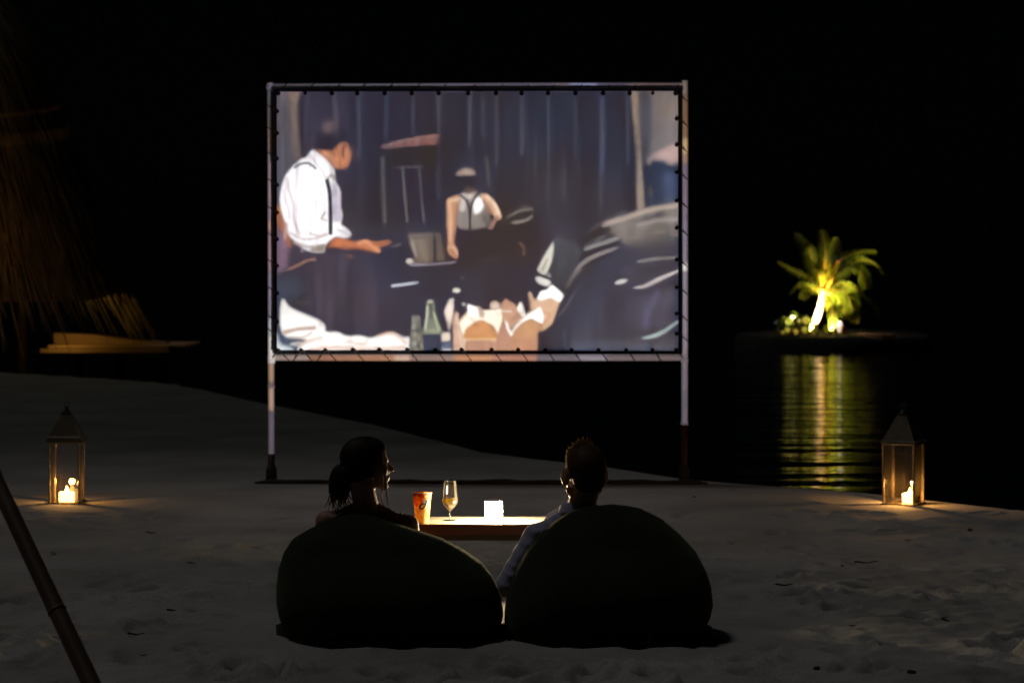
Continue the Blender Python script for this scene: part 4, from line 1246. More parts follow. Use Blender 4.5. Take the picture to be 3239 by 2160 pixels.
def ellipsoid(bm, c, r, M=None, sub=3):
    res = bmesh.ops.create_icosphere(bm, subdivisions=sub, radius=1.0)
    for v in res['verts']:
        p = Vector((v.co.x * r[0], v.co.y * r[1], v.co.z * r[2]))
        if M is not None: p = M @ p
        v.co = Vector(c) + p

def reskin(name, bm, voxel, smooth, material, parent, fac=0.5, shift=None):
    bmesh.ops.recalc_face_normals(bm, faces=bm.faces)
    me = bpy.data.meshes.new(name + '_raw')
    bm.to_mesh(me); bm.free()
    o = bpy.data.objects.new(name + '_raw', me)
    COL.objects.link(o)
    m1 = o.modifiers.new('r', 'REMESH'); m1.mode = 'VOXEL'; m1.voxel_size = voxel; m1.use_smooth_shade = True
    m2 = o.modifiers.new('s', 'SMOOTH'); m2.iterations = smooth; m2.factor = fac
    dg = bpy.context.evaluated_depsgraph_get()
    ev = o.evaluated_get(dg)
    out = bpy.data.meshes.new_from_object(ev)
    out.name = name
    bpy.data.objects.remove(o); bpy.data.meshes.remove(me)
    return link(name, out, material, parent)

def head(bm, M, ear_s=1.0, male=False):
    T = lambda p: M @ Vector(p)
    Rm = M.to_3x3()
    def el(c, r, rot=None): ellipsoid(bm, T(c), r, Rm if rot is None else Rm @ rot)
    def cp(a, b, ra, rb): capsule(bm, T(a), T(b), ra, rb)
    el((0, -.014, .030), (.074, .097, .086))
    el((0, .030, .022), (.062, .060, .066))
    el((0, .026, -.032), (.060, .060, .070))
    j = 1.10 if male else 1.0
    for s in (-1, 1):
        cp((s * .052 * j, .002, -.055), (s * .014 * j, .068, -.094), .020, .018)
        el((s * .034, .056, -.026), (.026, .026, .026))
        cp((s * .008, .087, .014), (s * .040, .074, .014), .0095, .009)      # brow
        cp((s * .008, .092, -.038), (s * .012, .090, -.036), .008, .008)     # nostril
        # ear: shell and lobe
        er = Matrix.Rotation(s * R(-22), 3, 'Z')
        el((s * (.084 if male else .079), -.012, -.002), (.0085 * ear_s, .019 * ear_s, .031 * ear_s), er)
        el((s * .076, -.004, -.026), (.008, .010, .012))
    el((0, .072, -.098), (.020, .017, .016))
    cp((0, .084, .010), (0, .112, -.030), .0075, .0105)
    el((0, .091, -.058), (.021, .0095, .0058)); el((0, .089, -.0695), (.019, .0095, .0066))
    el((0, .078, -.062), (.030, .016, .022))

def hand(bm, wrist, d, side, up):
    """palm with four bent fingers and a thumb that leaves its side"""
    d = Vector(d).normalized(); up = Vector(up); up = (up - d * up.dot(d)).normalized(); sd = d.cross(up) * side
    w = Vector(wrist)
    for i in range(4):
        o = sd * (0.027 - 0.018 * i)
        k0 = w + d * .035 + o * .8; k1 = w + d * (.088 - .004 * abs(i - 1.2)) + o
        capsule(bm, k0, k1, .013, .011, 10)
        L = (.042, .047, .043, .034)[i]
        m1 = k1 + (d * .85 - up * .5).normalized() * L * .55
        m2 = m1 + (d * .35 - up * .9).normalized() * L * .5
        capsule(bm, k1, m1, .0092, .0084, 8); capsule(bm, m1, m2, .0084, .0072, 8)
    t0 = w + d * .022 + sd * .026; t1 = t0 + (d * .6 + sd * .8).normalized() * .040; t2 = t1 + (d * .9 + sd * .15 - up * .3).normalized() * .030
    capsule(bm, t0, t1, .014, .0105, 10); capsule(bm, t1, t2, .0105, .008, 8)
    capsule(bm, w, w + d * .03, .022, .024, 10)

M_skin = mat('skin_tanned', (0.36, 0.19, 0.12), 0.5, noise=0.08, nscale=30, sss=0.08)
M_skin2 = mat('skin_fair', (0.42, 0.24, 0.16), 0.5, noise=0.08, nscale=30, sss=0.08)
M_hair_w = mat('hair_dark_brown', (0.020, 0.011, 0.007), 0.6, noise=0.4, nscale=60, stretch=(1, 1, .1), spec=.15)
M_hair_m = mat('hair_brown', (0.055, 0.028, 0.012), 0.6, noise=0.4, nscale=60, spec=.15)
M_strand_w = leafmat('hair_strands_brown_lit', (0.16, 0.070, 0.030), .6, .5)  # orange backlight glow put into a lighter brown than the hair
M_strand_m = leafmat('hair_tufts_gold_lit', (0.52, 0.33, 0.10), .7, .5)  # golden rim light on the tufts put into their colour
M_dress = mat('dark_top', (0.012, 0.012, 0.016), 0.8)
M_shirt = mat('shirt_lavender_blue', (0.34, 0.34, 0.47), 0.8, noise=0.08, nscale=12, bump=0.2, bscale=300, sheen=0.1)
M_trouser = mat('trouser_dark', (0.03, 0.03, 0.04), 0.85)
M_eye = mat('eye_white', (0.75, 0.72, 0.68), 0.2)
M_gold = mat('earring_gold', (0.8, 0.55, 0.2), 0.25, metal=1.0)

def eyes(M, parent):
    for s in (-1, 1):
        bm = bmesh.new(); ellipsoid(bm, M @ Vector((s * .029, .0735, -.001)), (.0125, .0125, .0125), None, 2)
        from_bm('eye', bm, M_eye, parent).location = -Vector(parent.location)

def make_woman():
    root = empty('person', (-.62, 10.6, 0), 'woman with bare shoulders and low tied hair looking right, seated left', 'person', 'couple watching the film')
    D = 10.27
    hc = P(1160, 1470, D)
    M = Matrix.Translation(hc) @ Matrix.Rotation(R(-68), 4, 'Z') @ Matrix.Rotation(R(3), 4, 'X')
    bm = bmesh.new()
    head(bm, M, 0.9)
    nb = P(1158, 1606, D + .01)
    Rz = M.to_3x3()
    capsule(bm, M @ Vector((0, -.035, -.045)), nb + Vector((0, 0, .01)), .050, .054)
    shl, shr = P(1032, 1640, D + .02), P(1290, 1652, D + .05)
    # trapezius and shoulders
    for sh in (shl, shr):
        capsule(bm, nb + Vector((0, .01, -.005)), nb.lerp(sh, .55) + Vector((0, .008, -.022)), .050, .048)
        capsule(bm, nb.lerp(sh, .5) + Vector((0, .008, -.035)), sh + Vector((0, 0, -.012)), .050, .047)
    chest = Vector((nb.x, D + .10, .36)); pel = Vector((nb.x + .01, D + .42, .13))
    ellipsoid(bm, chest, (.165, .105, .15), Matrix.Rotation(R(-32), 3, 'X'))
    capsule(bm, chest, pel, .125, .145)
    ellipsoid(bm, pel, (.18, .14, .11))
    for s, sh in ((-1, shl), (1, shr)):
        capsule(bm, sh + Vector((0, 0, -.01)), sh + Vector((s * .035, .13, -.22)), .046, .037)
        el_ = sh + Vector((s * .035, .13, -.22)); wr = Vector((nb.x + s * .10, D + .43, .265))
        capsule(bm, el_, wr, .037, .024)
        hand(bm, wr, (-s * .55, .8, -.1), -s, (0, 0, 1))
        hip = pel + Vector((s * .09, .02, 0)); kn = Vector((nb.x + s * .10, D + .86, .26)); an = Vector((nb.x + s * .11, D + 1.16, .06))
        capsule(bm, hip, kn, .085, .055); capsule(bm, kn, an, .054, .033)
        capsule(bm, an + Vector((0, -.03, -.015)), an + Vector((s * .015, .14, -.025)), .033, .026)
        capsule(bm, an + Vector((s * .015, .14, -.025)), an + Vector((s * .02, .19, -.03)), .026, .018)
    body = reskin('body', bm, .0042, 5, M_skin, root)
    body.location = -Vector(root.location)
    off = -Vector(root.location)
    eyes(M, root)
    # hair: cap over the skull, parted low, low knot and loose ends
    bm = bmesh.new()
    ellipsoid(bm, M @ Vector((0, -.014, .034)), (.081, .104, .090), Rz)
    ellipsoid(bm, M @ Vector((0, .018, .058)), (.070, .070, .058), Rz)
    ellipsoid(bm, M @ Vector((0, -.045, -.010)), (.074, .066, .070), Rz)
    for s_ in (-1, 1):
        ellipsoid(bm, M @ Vector((s_ * .070, -.018, .004)), (.020, .046, .052), Rz)
    knot = P(1076, 1508, D + .0)
    ellipsoid(bm, knot, (.044, .050, .058), Matrix.Rotation(R(14), 3, 'Y'))
    ellipsoid(bm, knot + Vector((.012, 0, -.045)), (.034, .036, .040))
    capsule(bm, M @ Vector((0, -.09, -.03)), knot, .045, .038)
    hair = reskin('hair', bm, .004, 4, M_hair_w, root)
    # cut away what would cover the face
    me = hair.data
    b2 = bmesh.new(); b2.from_mesh(me)
    Mi = M.inverted()
    dead = [f for f in b2.faces if (lambda q: q.y > .052 and q.z < .062 and abs(q.x) < .075)(Mi @ f.calc_center_median())]
    bmesh.ops.delete(b2, geom=dead, context='FACES')
    b2.to_mesh(me); b2.free()
    hair.location = off
    v, f = [], []
    def lock(pts, r):
        cv = catmull(pts, 5)
        n = len(cv)
        tube_data(cv, [r * (1 - 0.75 * i / (n - 1)) + .0006 for i in range(n)], 5, True, v, f)
    for i in range(150):
        t = random.random()
        st = knot + Vector((random.uniform(-.042, .030), random.uniform(-.03, .03), random.uniform(-.05, .01)))
        ln = random.uniform(.06, .125)
        cu = random.uniform(-.03, .018) if t < .6 else random.uniform(.0, .045)
        lock([st, st + Vector((cu * .2 - .004, random.uniform(-.012, .012), -ln * .35)), st + Vector((cu * .55, random.uniform(-.012, .012), -ln * .7)),
              st + Vector((cu * 1.2, random.uniform(-.015, .015), -ln))], random.choice((.0008, .0010, .0013, .0026)))
    # wisps by the cheek
    for (x0, y0, x1, y1, x2, y2, r) in ((1219, 1518, 1224, 1565, 1234, 1614, .0028), (1220, 1520, 1221, 1560, 1229, 1600, .0016), (1210, 1535, 1205, 1570, 1215, 1602, .0018), (1208, 1535, 1209, 1575, 1206, 1600, .0012)):
        lock([P(x0, y0 - 30, D - .035), P(x0, y0, D - .04), P(x1, y1, D - .045), P(x2, y2, D - .035)], r)
    for i in range(30):                                   # fine flyaways over the crown
        a = random.uniform(-2.2, 2.2)
        p = M @ Vector((.079 * math.sin(a), -.01 + random.uniform(-.06, .05), .030 + .088 * math.cos(a)))
        n_ = (p - hc).normalized()
        lock([p - n_ * .004, p + n_ * .003 + Vector((random.uniform(-.015, .015), 0, 0)), p - n_ * .003 + Vector((random.uniform(-.03, .03), random.uniform(-.02, .02), -.01))], .0007)
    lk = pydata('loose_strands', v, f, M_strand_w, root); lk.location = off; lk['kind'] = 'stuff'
    # earring
    ear = M @ Vector((.083, -.002, -.044))
    bm = bmesh.new()
    d0 = [bm.verts.new(ear + Vector(p)) for p in ((0, -.004, .010), (.007, -.005, -.002), (0, -.004, -.016), (-.006, -.005, -.003), (0, -.009, -.002), (0, .001, -.002))]
    for (a, b, c) in ((0, 1, 4), (1, 2, 4), (2, 3, 4), (3, 0, 4), (0, 5, 1), (1, 5, 2), (2, 5, 3), (3, 5, 0)):
        bm.faces.new((d0[a], d0[b], d0[c]))
    e = from_bm('earring', bm, M_gold, root, smooth=False); e.location = off
    # dark strappy top
    bm = bmesh.new()
    ellipsoid(bm, chest + Vector((0, 0, -.02)), (.172, .112, .125), Matrix.Rotation(R(-32), 3, 'X'))
    capsule(bm, chest + Vector((0, .02, -.03)), pel, .130, .152)
    ellipsoid(bm, pel, (.188, .148, .116))
    for s in (-1, 1):
        hip = pel + Vector((s * .09, .02, 0)); kn = Vector((nb.x + s * .10, D + .86, .26))
        capsule(bm, hip, hip.lerp(kn, .75), .094, .072)
    top = reskin('dress', bm, .008, 4, M_dress, root); top.location = off
    for pts in ([P(1255, 1700, D - .05), P(1262, 1660, D - .035), P(1268, 1632, D - .012), P(1270, 1621, D + .035), P(1265, 1640, D + .085)],
                [P(1050, 1690, D - .05), P(1046, 1655, D - .035), P(1044, 1630, D - .005), P(1046, 1620, D + .03), P(1050, 1640, D + .08)]):
        tube('strap', catmull(pts, 5), .0042, M_dress, root, 6).location = off
    return root

def crease(me, axis):
    """cloth creases: slanting ridges across the sleeve"""
    n = len(me.vertices)
    co = np.zeros(n * 3, np.float32); no = np.zeros(n * 3, np.float32)
    me.vertices.foreach_get('co', co); me.vertices.foreach_get('normal', no)
    co = co.reshape(-1, 3); no = no.reshape(-1, 3)
    ax = np.array(axis)
    sl = co @ (ax + np.array([.25, .35, 0]))
    w = 2.6 * vnoise(co[:, 0] * 9 + co[:, 1] * 7, co[:, 2] * 9, 51)
    a = np.clip(.5 + 1.4 * vnoise(co[:, 0] * 13, co[:, 2] * 13 + co[:, 1] * 11, 52), 0, 1)
    h = .0050 * a * (1 - np.abs(np.sin(sl / .040 * PI + w)) * 1.6) + .003 * vnoise(co[:, 0] * 40, co[:, 2] * 40, 53)
    co += no * h[:, None]
    me.vertices.foreach_set('co', co.ravel()); me.update()

def make_man():
    root = empty('person', (.32, 10.6, 0), 'short-haired man in lavender collared shirt, seated right, facing away', 'person', 'couple watching the film')
    off = -Vector(root.location)
    D = 10.30
    hc = P(1848, 1503, D)
    M = Matrix.Translation(hc) @ Matrix.Rotation(R(20), 4, 'Z') @ Matrix.Rotation(R(-2), 4, 'X') @ Matrix.Scale(1.10, 4)
    Rz = M.to_3x3()
    bm = bmesh.new()
    head(bm, M, 1.25, True)
    nb = P(1832, 1618, D + .02)
    capsule(bm, M @ Vector((0, -.030, -.040)), nb, .058, .060)
    shl, shr = P(1700, 1690, D + .03), P(1985, 1690, D + .03)
    def trunk(bm, g):
        for sh in (shl, shr):
            capsule(bm, nb + Vector((0, .012, -.012)), nb.lerp(sh, .6) + Vector((0, .01, -.026)), .048 + g, .052 + g)
            capsule(bm, nb.lerp(sh, .5) + Vector((0, .01, -.045)), sh + Vector((0, 0, -.015)), .056 + g, .055 + g)
        ellipsoid(bm, chest, (.185 + g, .115 + g, .17 + g), Matrix.Rotation(R(-32), 3, 'X'))
        capsule(bm, chest, pel, .14 + g, .15 + g)
    chest = Vector((nb.x + .01, D + .11, .35)); pel = Vector((nb.x + .03, D + .44, .14))
    trunk(bm, 0)
    ellipsoid(bm, pel, (.18, .14, .12))
    elbows = {-1: P(1606, 1852, D - .02), 1: shr + Vector((.06, .14, -.24))}
    wrists = {-1: P(1640, 1900, D + .26), 1: Vector((nb.x + .12, D + .45, .29))}
    shs = {-1: shl, 1: shr}
    for s in (-1, 1):
        sh = shs[s]
        capsule(bm, sh + Vector((0, 0, -.012)), elbows[s], .052, .042); capsule(bm, elbows[s], wrists[s], .042, .028)
        dd = (wrists[s] - elbows[s]).normalized()
        hand(bm, wrists[s], dd, -s, (0, 0, 1))
        hip = pel + Vector((s * .095, .02, 0)); kn = Vector((nb.x + s * .14 + .04, D + .90, .25)); an = Vector((nb.x + s * .15 + .04, D + 1.22, .07))
        capsule(bm, hip, kn, .09, .06); capsule(bm, kn, an, .058, .038)
        capsule(bm, an + Vector((0, -.03, -.02)), an + Vector((s * .015, .16, -.03)), .038, .030)
        capsule(bm, an + Vector((s * .015, .16, -.03)), an + Vector((s * .02, .21, -.035)), .030, .020)
    body = reskin('body', bm, .0045, 5, M_skin2, root); body.location = off
    eyes(M, root)
    # shirt with sleeves, creased at the bend
    bm = bmesh.new()
    trunk(bm, .012)
    for s in (-1, 1):
        sh = shs[s]
        capsule(bm, sh + Vector((0, 0, -.012)), elbows[s], .063, .053); capsule(bm, elbows[s], elbows[s].lerp(wrists[s], .75), .053, .042)
    shirt = reskin('shirt', bm, .005, 4, M_shirt, root); shirt.location = off
    crease(shirt.data, (elbows[-1] - shl).normalized())
    bm = bmesh.new()                                        # collar: a standing band folded over
    N = 40
    rows = []
    for (r, z, dr) in ((.066, -.012, 0), (.066, .030, 0), (.071, .036, 0), (.079, .026, 0), (.088, -.006, 0)):
        rows.append([bm.verts.new(nb + Vector((r * math.cos(a) * 1.02, r * math.sin(a) + .012, z + .012 * math.sin(a) * -1 + .003 * math.sin(3 * a)))) for a in [2 * PI * k / N for k in range(N)]])
    for i in range(len(rows) - 1):
        for k in range(N):
            bm.faces.new((rows[i][k], rows[i][(k + 1) % N], rows[i + 1][(k + 1) % N], rows[i + 1][k]))
    col = from_bm('collar', bm, M_shirt, root); col.location = off
    bm = bmesh.new()
    ellipsoid(bm, pel, (.19, .15, .125))
    for s in (-1, 1):
        hip = pel + Vector((s * .095, .02, 0)); kn = Vector((nb.x + s * .14 + .04, D + .90, .25)); an = Vector((nb.x + s * .15 + .04, D + 1.22, .07))
        capsule(bm, hip, kn, .098, .068); capsule(bm, kn, an.lerp(kn, .15), .068, .052)
    tr = reskin('trousers', bm, .009, 3, M_trouser, root); tr.location = off
    # short hair: clipped sides, tousled top
    bm = bmesh.new()
    ellipsoid(bm, M @ Vector((0, -.020, .036)), (.0775, .0985, .086), Rz)
    ellipsoid(bm, M @ Vector((0, .012, .066)), (.066, .078, .056), Rz)
    ellipsoid(bm, M @ Vector((0, -.050, -.012)), (.066, .058, .060), Rz)
    hair = reskin('hair', bm, .004, 3, M_hair_m, root)
    me = hair.data
    b2 = bmesh.new(); b2.from_mesh(me)
    Mi = M.inverted()
    dead = [f for f in b2.faces if (lambda q: (q.y > .060 and q.z < .060) or (q.z < -.02 and q.y > .0))(Mi @ f.calc_center_median())]
    bmesh.ops.delete(b2, geom=dead, context='FACES')
    b2.to_mesh(me); b2.free()
    hair.location = off
    v, f = [], []
    for i in range(900):
        th = random.uniform(0, 2 * PI); ph = abs(random.gauss(0, .62))
        if ph > 1.35: continue
        p = M @ Vector((.072 * math.sin(ph) * math.cos(th), .004 + .090 * math.sin(ph) * math.sin(th), .040 + .082 * math.cos(ph)))
        n_ = (p - (hc + Vector((0, 0, .03)))).normalized()
        ln = random.uniform(.006, .016) * (1.15 - .45 * ph)
        if random.random() < .05: ln *= 1.8
        lean = Vector((random.uniform(-.6, .5), random.uniform(-.5, .6), random.uniform(-.1, .3))) * ln * .8
        tube_data([p - n_ * .004, p + n_ * ln * .6 + lean * .3, p + n_ * ln + lean], [.0016, .0012, .0003], 4, False, v, f)
    tf = pydata('hair_tufts', v, f, M_strand_m, root); tf.location = off; tf['kind'] = 'stuff'
    return root
make_woman()
make_man()

# ----------------------------------------------------------------------------
# low table with lamp, glass and cup
# ----------------------------------------------------------------------------
TD, TZ = 11.2, 0.346
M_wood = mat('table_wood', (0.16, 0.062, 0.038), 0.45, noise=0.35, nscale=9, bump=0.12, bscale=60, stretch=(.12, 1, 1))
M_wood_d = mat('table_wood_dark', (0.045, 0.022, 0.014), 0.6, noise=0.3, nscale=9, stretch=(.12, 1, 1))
M_top_lit = mat('table_top_lamplit', (0.78, 0.68, 0.55), 0.3, noise=0.2, nscale=8, stretch=(.12, 1, 1))  # lamp glare on the top put into a paler wood colour

def make_table():
    x0, x1 = P(1262, 0, TD).x, P(1800, 0, TD).x
    cx = (x0 + x1) / 2; hw = (x1 - x0) / 2
    root = empty('low_table', (cx, TD + .17, 0), 'low reddish wooden table between the couple and screen', 'table')
    n = 4
    for i in range(n):       # boards of the top
        a = -.17 + .34 * i / n; b = -.17 + .34 * (i + 1) / n
        box_obj('board', (-hw, a + .0012, TZ - .022), (hw, b - .0012, TZ - .0004 * (i % 2)), M_top_lit, root, .0025)
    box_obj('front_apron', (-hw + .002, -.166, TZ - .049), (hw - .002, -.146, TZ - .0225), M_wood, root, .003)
    bm = bmesh.new()                      # edge leans out towards its foot, slope added to catch lamplight
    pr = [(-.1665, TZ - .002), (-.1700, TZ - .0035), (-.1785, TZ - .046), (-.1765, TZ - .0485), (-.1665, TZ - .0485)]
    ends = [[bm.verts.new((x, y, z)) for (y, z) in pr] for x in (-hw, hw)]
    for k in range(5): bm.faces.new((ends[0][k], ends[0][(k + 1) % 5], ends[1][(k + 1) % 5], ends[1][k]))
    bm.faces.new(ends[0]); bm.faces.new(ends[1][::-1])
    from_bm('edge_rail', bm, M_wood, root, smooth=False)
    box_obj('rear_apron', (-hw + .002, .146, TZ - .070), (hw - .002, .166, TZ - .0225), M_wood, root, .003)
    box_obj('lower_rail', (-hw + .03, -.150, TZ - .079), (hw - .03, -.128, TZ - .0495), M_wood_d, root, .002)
    for s in (-1, 1):
        box_obj('side_apron', (s * hw - .011 - s * .012, -.145, TZ - .070), (s * hw + .011 - s * .012, .145, TZ - .0225), M_wood, root, .002)
        for y in (-.135, .135):
            box_obj('leg', (s * (hw - .055) - .02, y - .02 + .004, -.06), (s * (hw - .055) + .02, y + .02 - .004, TZ - .023), M_wood, root, .003)
    return root
make_table()

def make_lamp():
    D = 11.262
    c = P(1561.5, 0, D); loc = Vector((c.x, D, TZ))
    root = empty('table_lamp', loc, 'glowing white cylinder lamp on the low wooden table', 'table lamp')
    M_glow = emissive('lamp_diffuser_glow', (1.0, 0.76, 0.42), 430.0)
    M_cap = mat('lamp_cap_metal', (0.55, 0.5, 0.46), 0.3, metal=1.0)
    lathe('base', [(.0, 0.0), (.041, 0.0), (.042, .004), (.0405, .008)], M_cap, root, 36)
    lathe('diffuser', [(.0395, .008), (.0405, .012), (.0405, .096), (.0385, .100)], M_glow, root, 36, close_top=True, close_bot=True)
    lathe('top_cap', [(.0385, .1005), (.0395, .1025), (.0370, .1055), (.02, .1062), (.0, .1064)], M_cap, root, 36)
make_lamp()

def make_glass():
    D = 11.36
    c = P(1423.5, 0, D)
    root = empty('champagne_glass', (c.x, D, TZ), 'stemmed glass half full of golden wine on the table', 'wine glass')
    M_gl = thin_glass('drinking_glass', dust=.03, dcol=(.95, .9, .8))
    M_bowl = thin_glass('misted_glass', dust=.045, dcol=(.95, .9, .8))
    M_wine = thin_glass('white_wine', tint=(1.0, .86, .38), dust=.6, dcol=(1.0, .80, .16))
    t = .0011
    out = [(.0050, .0455), (.0110, .0520), (.0250, .0680), (.0350, .0830), (.0362, .0920), (.0345, .1080), (.0315, .1400), (.0278, .1850)]
    inn = [(r - t, z) for (r, z) in reversed(out[1:])] + [(.0022, .0525)]
    prof = [(v.x, v.y) for v in catmull([(r, z, 0) for r, z in out], 4)] + [(.0272, .1858)] + [(v.x, v.y) for v in catmull([(r, z, 0) for r, z in inn], 4)] + [(0.0001, .0520)]
    bowl = lathe('bowl', [(.0001, .0440)] + prof, M_bowl, root, 48)
    lathe('stem', [(.0001, .0046), (.0075, .0046), (.0042, .0090), (.0036, .020), (.0036, .0380), (.0046, .0436), (.0001, .0438)], M_gl, root, 20)
    lathe('foot', [(.0001, .0008), (.0310, .0008), (.0318, .0016), (.0300, .0024), (.0100, .0036), (.0001, .0044)], M_gl, root, 40)
    w = [(.0001, .0530)] + [(r - t - .00025, z) for (r, z) in [(v.x, v.y) for v in catmull([(r, z, 0) for r, z in out[1:6]], 5)] if z > .0535 and z < .1035] + [(.0336, .1040), (.0001, .1036)]
    lathe('wine', w, M_wine, root, 48)
    lathe('foam', [(.0001, .1041), (.0315, .1041), (.0334, .1046), (.0328, .1062), (.0310, .1056), (.0001, .1052)], mat('wine_foam', (.85, .8, .65), .6), root, 40)
    return root
make_glass()

def make_cup():
    D = 11.235
    c = P(1335.5, 0, D)
    root = empty('paper_cup', (c.x, D, TZ), 'orange and yellow popcorn-printed paper cup with dark emblem on the table', 'paper cup', rz=R(8))
    m = bpy.data.materials.new('printed_cup_paper'); m.use_nodes = True
    nt = m.node_tree; b = nt.nodes['Principled BSDF']; out = nt.nodes['Material Output']
    L = nt.links.new
    tc = nt.nodes.new('ShaderNodeTexCoord'); sp = nt.nodes.new('ShaderNodeSeparateXYZ')
    L(tc.outputs['Object'], sp.inputs['Vector'])
    n = nt.nodes.new('ShaderNodeTexNoise'); n.inputs['Scale'].default_value = 42; n.inputs['Detail'].default_value = 2.5
    vo = nt.nodes.new('ShaderNodeTexVoronoi'); vo.inputs['Scale'].default_value = 46
    L(tc.outputs['Object'], n.inputs['Vector']); 
    mxv = nt.nodes.new('ShaderNodeMix'); mxv.data_type = 'RGBA'; mxv.inputs['Factor'].default_value = 0.25
    L(tc.outputs['Object'], mxv.inputs['A']); L(n.outputs['Color'], mxv.inputs['B']); 
    L(tc.outputs['Object'], vo.inputs['Vector'])
    # popcorn heap: dense below, single kernels above
    mr = nt.nodes.new('ShaderNodeMapRange')
    mr.inputs['From Min'].default_value = .062; mr.inputs['From Max'].default_value = .095
    mr.inputs['To Min'].default_value = 0.85; mr.inputs['To Max'].default_value = 0.36
    L(sp.outputs['Z'], mr.inputs['Value'])
    ad = nt.nodes.new('ShaderNodeMath'); ad.operation = 'MULTIPLY_ADD'; ad.inputs[1].default_value = 0.55; 
    L(n.outputs['Fac'], ad.inputs[0]); L(vo.outputs['Distance'], ad.inputs[2])
    ls = nt.nodes.new('ShaderNodeMath'); ls.operation = 'SUBTRACT'
    L(mr.outputs['Result'], ls.inputs[0]); L(ad.outputs[0], ls.inputs[1])
    rp = nt.nodes.new('ShaderNodeMapRange'); rp.inputs['From Min'].default_value = -.42; rp.inputs['From Max'].default_value = -.34
    L(ls.outputs[0], rp.inputs['Value'])
    ker = nt.nodes.new('ShaderNodeValToRGB')
    ker.color_ramp.elements[0].position = .35; ker.color_ramp.elements[0].color = (.88, .38, .04, 1)
    ker.color_ramp.elements[1].position = .60; ker.color_ramp.elements[1].color = (.90, .70, .28, 1)
    L(n.outputs['Fac'], ker.inputs['Fac'])
    cm = nt.nodes.new('ShaderNodeMix'); cm.data_type = 'RGBA'
    cm.inputs['A'].default_value = (.78, .13, .010, 1)
    L(rp.outputs['Result'], cm.inputs['Factor']); L(ker.outputs['Color'], cm.inputs['B'])
    L(cm.outputs['Result'], b.inputs['Base Color'])
    b.inputs['Roughness'].default_value = .45
    tr = nt.nodes.new('ShaderNodeBsdfTranslucent'); L(cm.outputs['Result'], tr.inputs['Color'])
    ms = nt.nodes.new('ShaderNodeMixShader'); ms.inputs['Fac'].default_value = .45
    L(b.outputs['BSDF'], ms.inputs[1]); L(tr.outputs['BSDF'], ms.inputs[2]); L(ms.outputs['Shader'], out.inputs['Surface'])
    H, RB, RT = .143, .0310, .0445
    rad = lambda z: RB + (RT - RB) * z / H
    lathe('cup_wall', [(rad(.0), .0), (rad(.01), .01), (rad(.07), .07), (rad(H), H)], m, root, 48)
    M_paper = mat('cup_rim_paper', (.8, .74, .66), .5)
    ring = []
    for k in range(9):
        a = 2 * PI * k / 8
        ring.append((RT + .0012 + .0019 * math.cos(a), H + .0019 * math.sin(a)))
    lathe('rim', ring, M_paper, root, 48)
    M_fill = mat('popcorn_filling', (.75, .30, .06), .7, bump=.5, bscale=200)
    bm = bmesh.new()
    for i in range(40):
        a = random.uniform(0, 2 * PI); r = .036 * math.sqrt(random.random())
        ellipsoid(bm, (r * math.cos(a), r * math.sin(a), H - .013 + random.uniform(-.003, .004)), (.010, .009, .007), None, 1)
    reskin('popcorn', bm, .003, 1, M_fill, root)
    lathe('bottom_rim', [(RB - .0004, .006), (RB - .0012, .0005), (RB - .0030, .0005), (RB - .0035, .006)], M_paper, root, 40)
    # emblem: an open loop with a stem and a flag, navy inside a cream outline, bent round the cup
    def onto(px, py, lift):
        # emblem drawn in the 6.03x enlargement of the photograph, centre of the cup at x = 305, foot at y = 1040
        s = 1.0 / (6.03 * F_PX / D)
        x = (px - 305) * s; z = (1040 - py) * s
        r = rad(z) + lift
        a = math.asin(max(-.98, min(.98, x / r))) - R(8)
        return Vector((r * math.sin(a), -r * math.cos(a), z))
    loop = [(362, 658), (330, 650), (295, 668), (270, 700), (268, 735), (292, 752), (325, 745), (350, 715), (372, 670), (388, 632), (396, 598)]
    flag = [(372, 598), (400, 594), (428, 604)]
    flag2 = [(392, 622), (410, 640), (424, 640)]
    def ribbon(name, paths, w, lift, mt):
        bm = bmesh.new()
        for q_, path in enumerate(paths):
            lf = lift + .00008 * q_
            cv = catmull([(x, y, 0) for x, y in path], 6)
            lft, rgt = [], []
            n_ = len(cv)
            for i, p in enumerate(cv):
                t = (cv[min(i + 1, n_ - 1)] - cv[max(i - 1, 0)]).normalized()
                nn = Vector((-t.y, t.x, 0))
                for k, lst in ((-1, lft), (1, rgt)):
                    e = p + nn * (k * w / 2)
                    lst.append(bm.verts.new(onto(e.x, e.y, lf)))
            for i in range(n_ - 1):
                bm.faces.new((lft[i], lft[i + 1], rgt[i + 1], rgt[i]))
            for (p, sgn) in ((cv[0], -1), (cv[-1], 1)):      # round ends
                c0 = bm.verts.new(onto(p.x, p.y, lf))
                rim = [bm.verts.new(onto(p.x + w / 2 * math.cos(a), p.y + w / 2 * math.sin(a), lf - .00003)) for a in [2 * PI * k / 14 for k in range(14)]]
                for k in range(14):
                    bm.faces.new((c0, rim[k], rim[(k + 1) % 14]))
        return from_bm(name, bm, mt, root, smooth=False)
    M_cream = mat('emblem_cream', (.85, .72, .50), .5)
    M_navy = mat('emblem_navy', (.012, .014, .045), .45)
    ribbon('emblem_outline', [loop, flag, flag2], 48, .0004, M_cream)
    ribbon('emblem', [loop, flag, flag2], 27, .0010, M_navy)
    return root
make_cup()

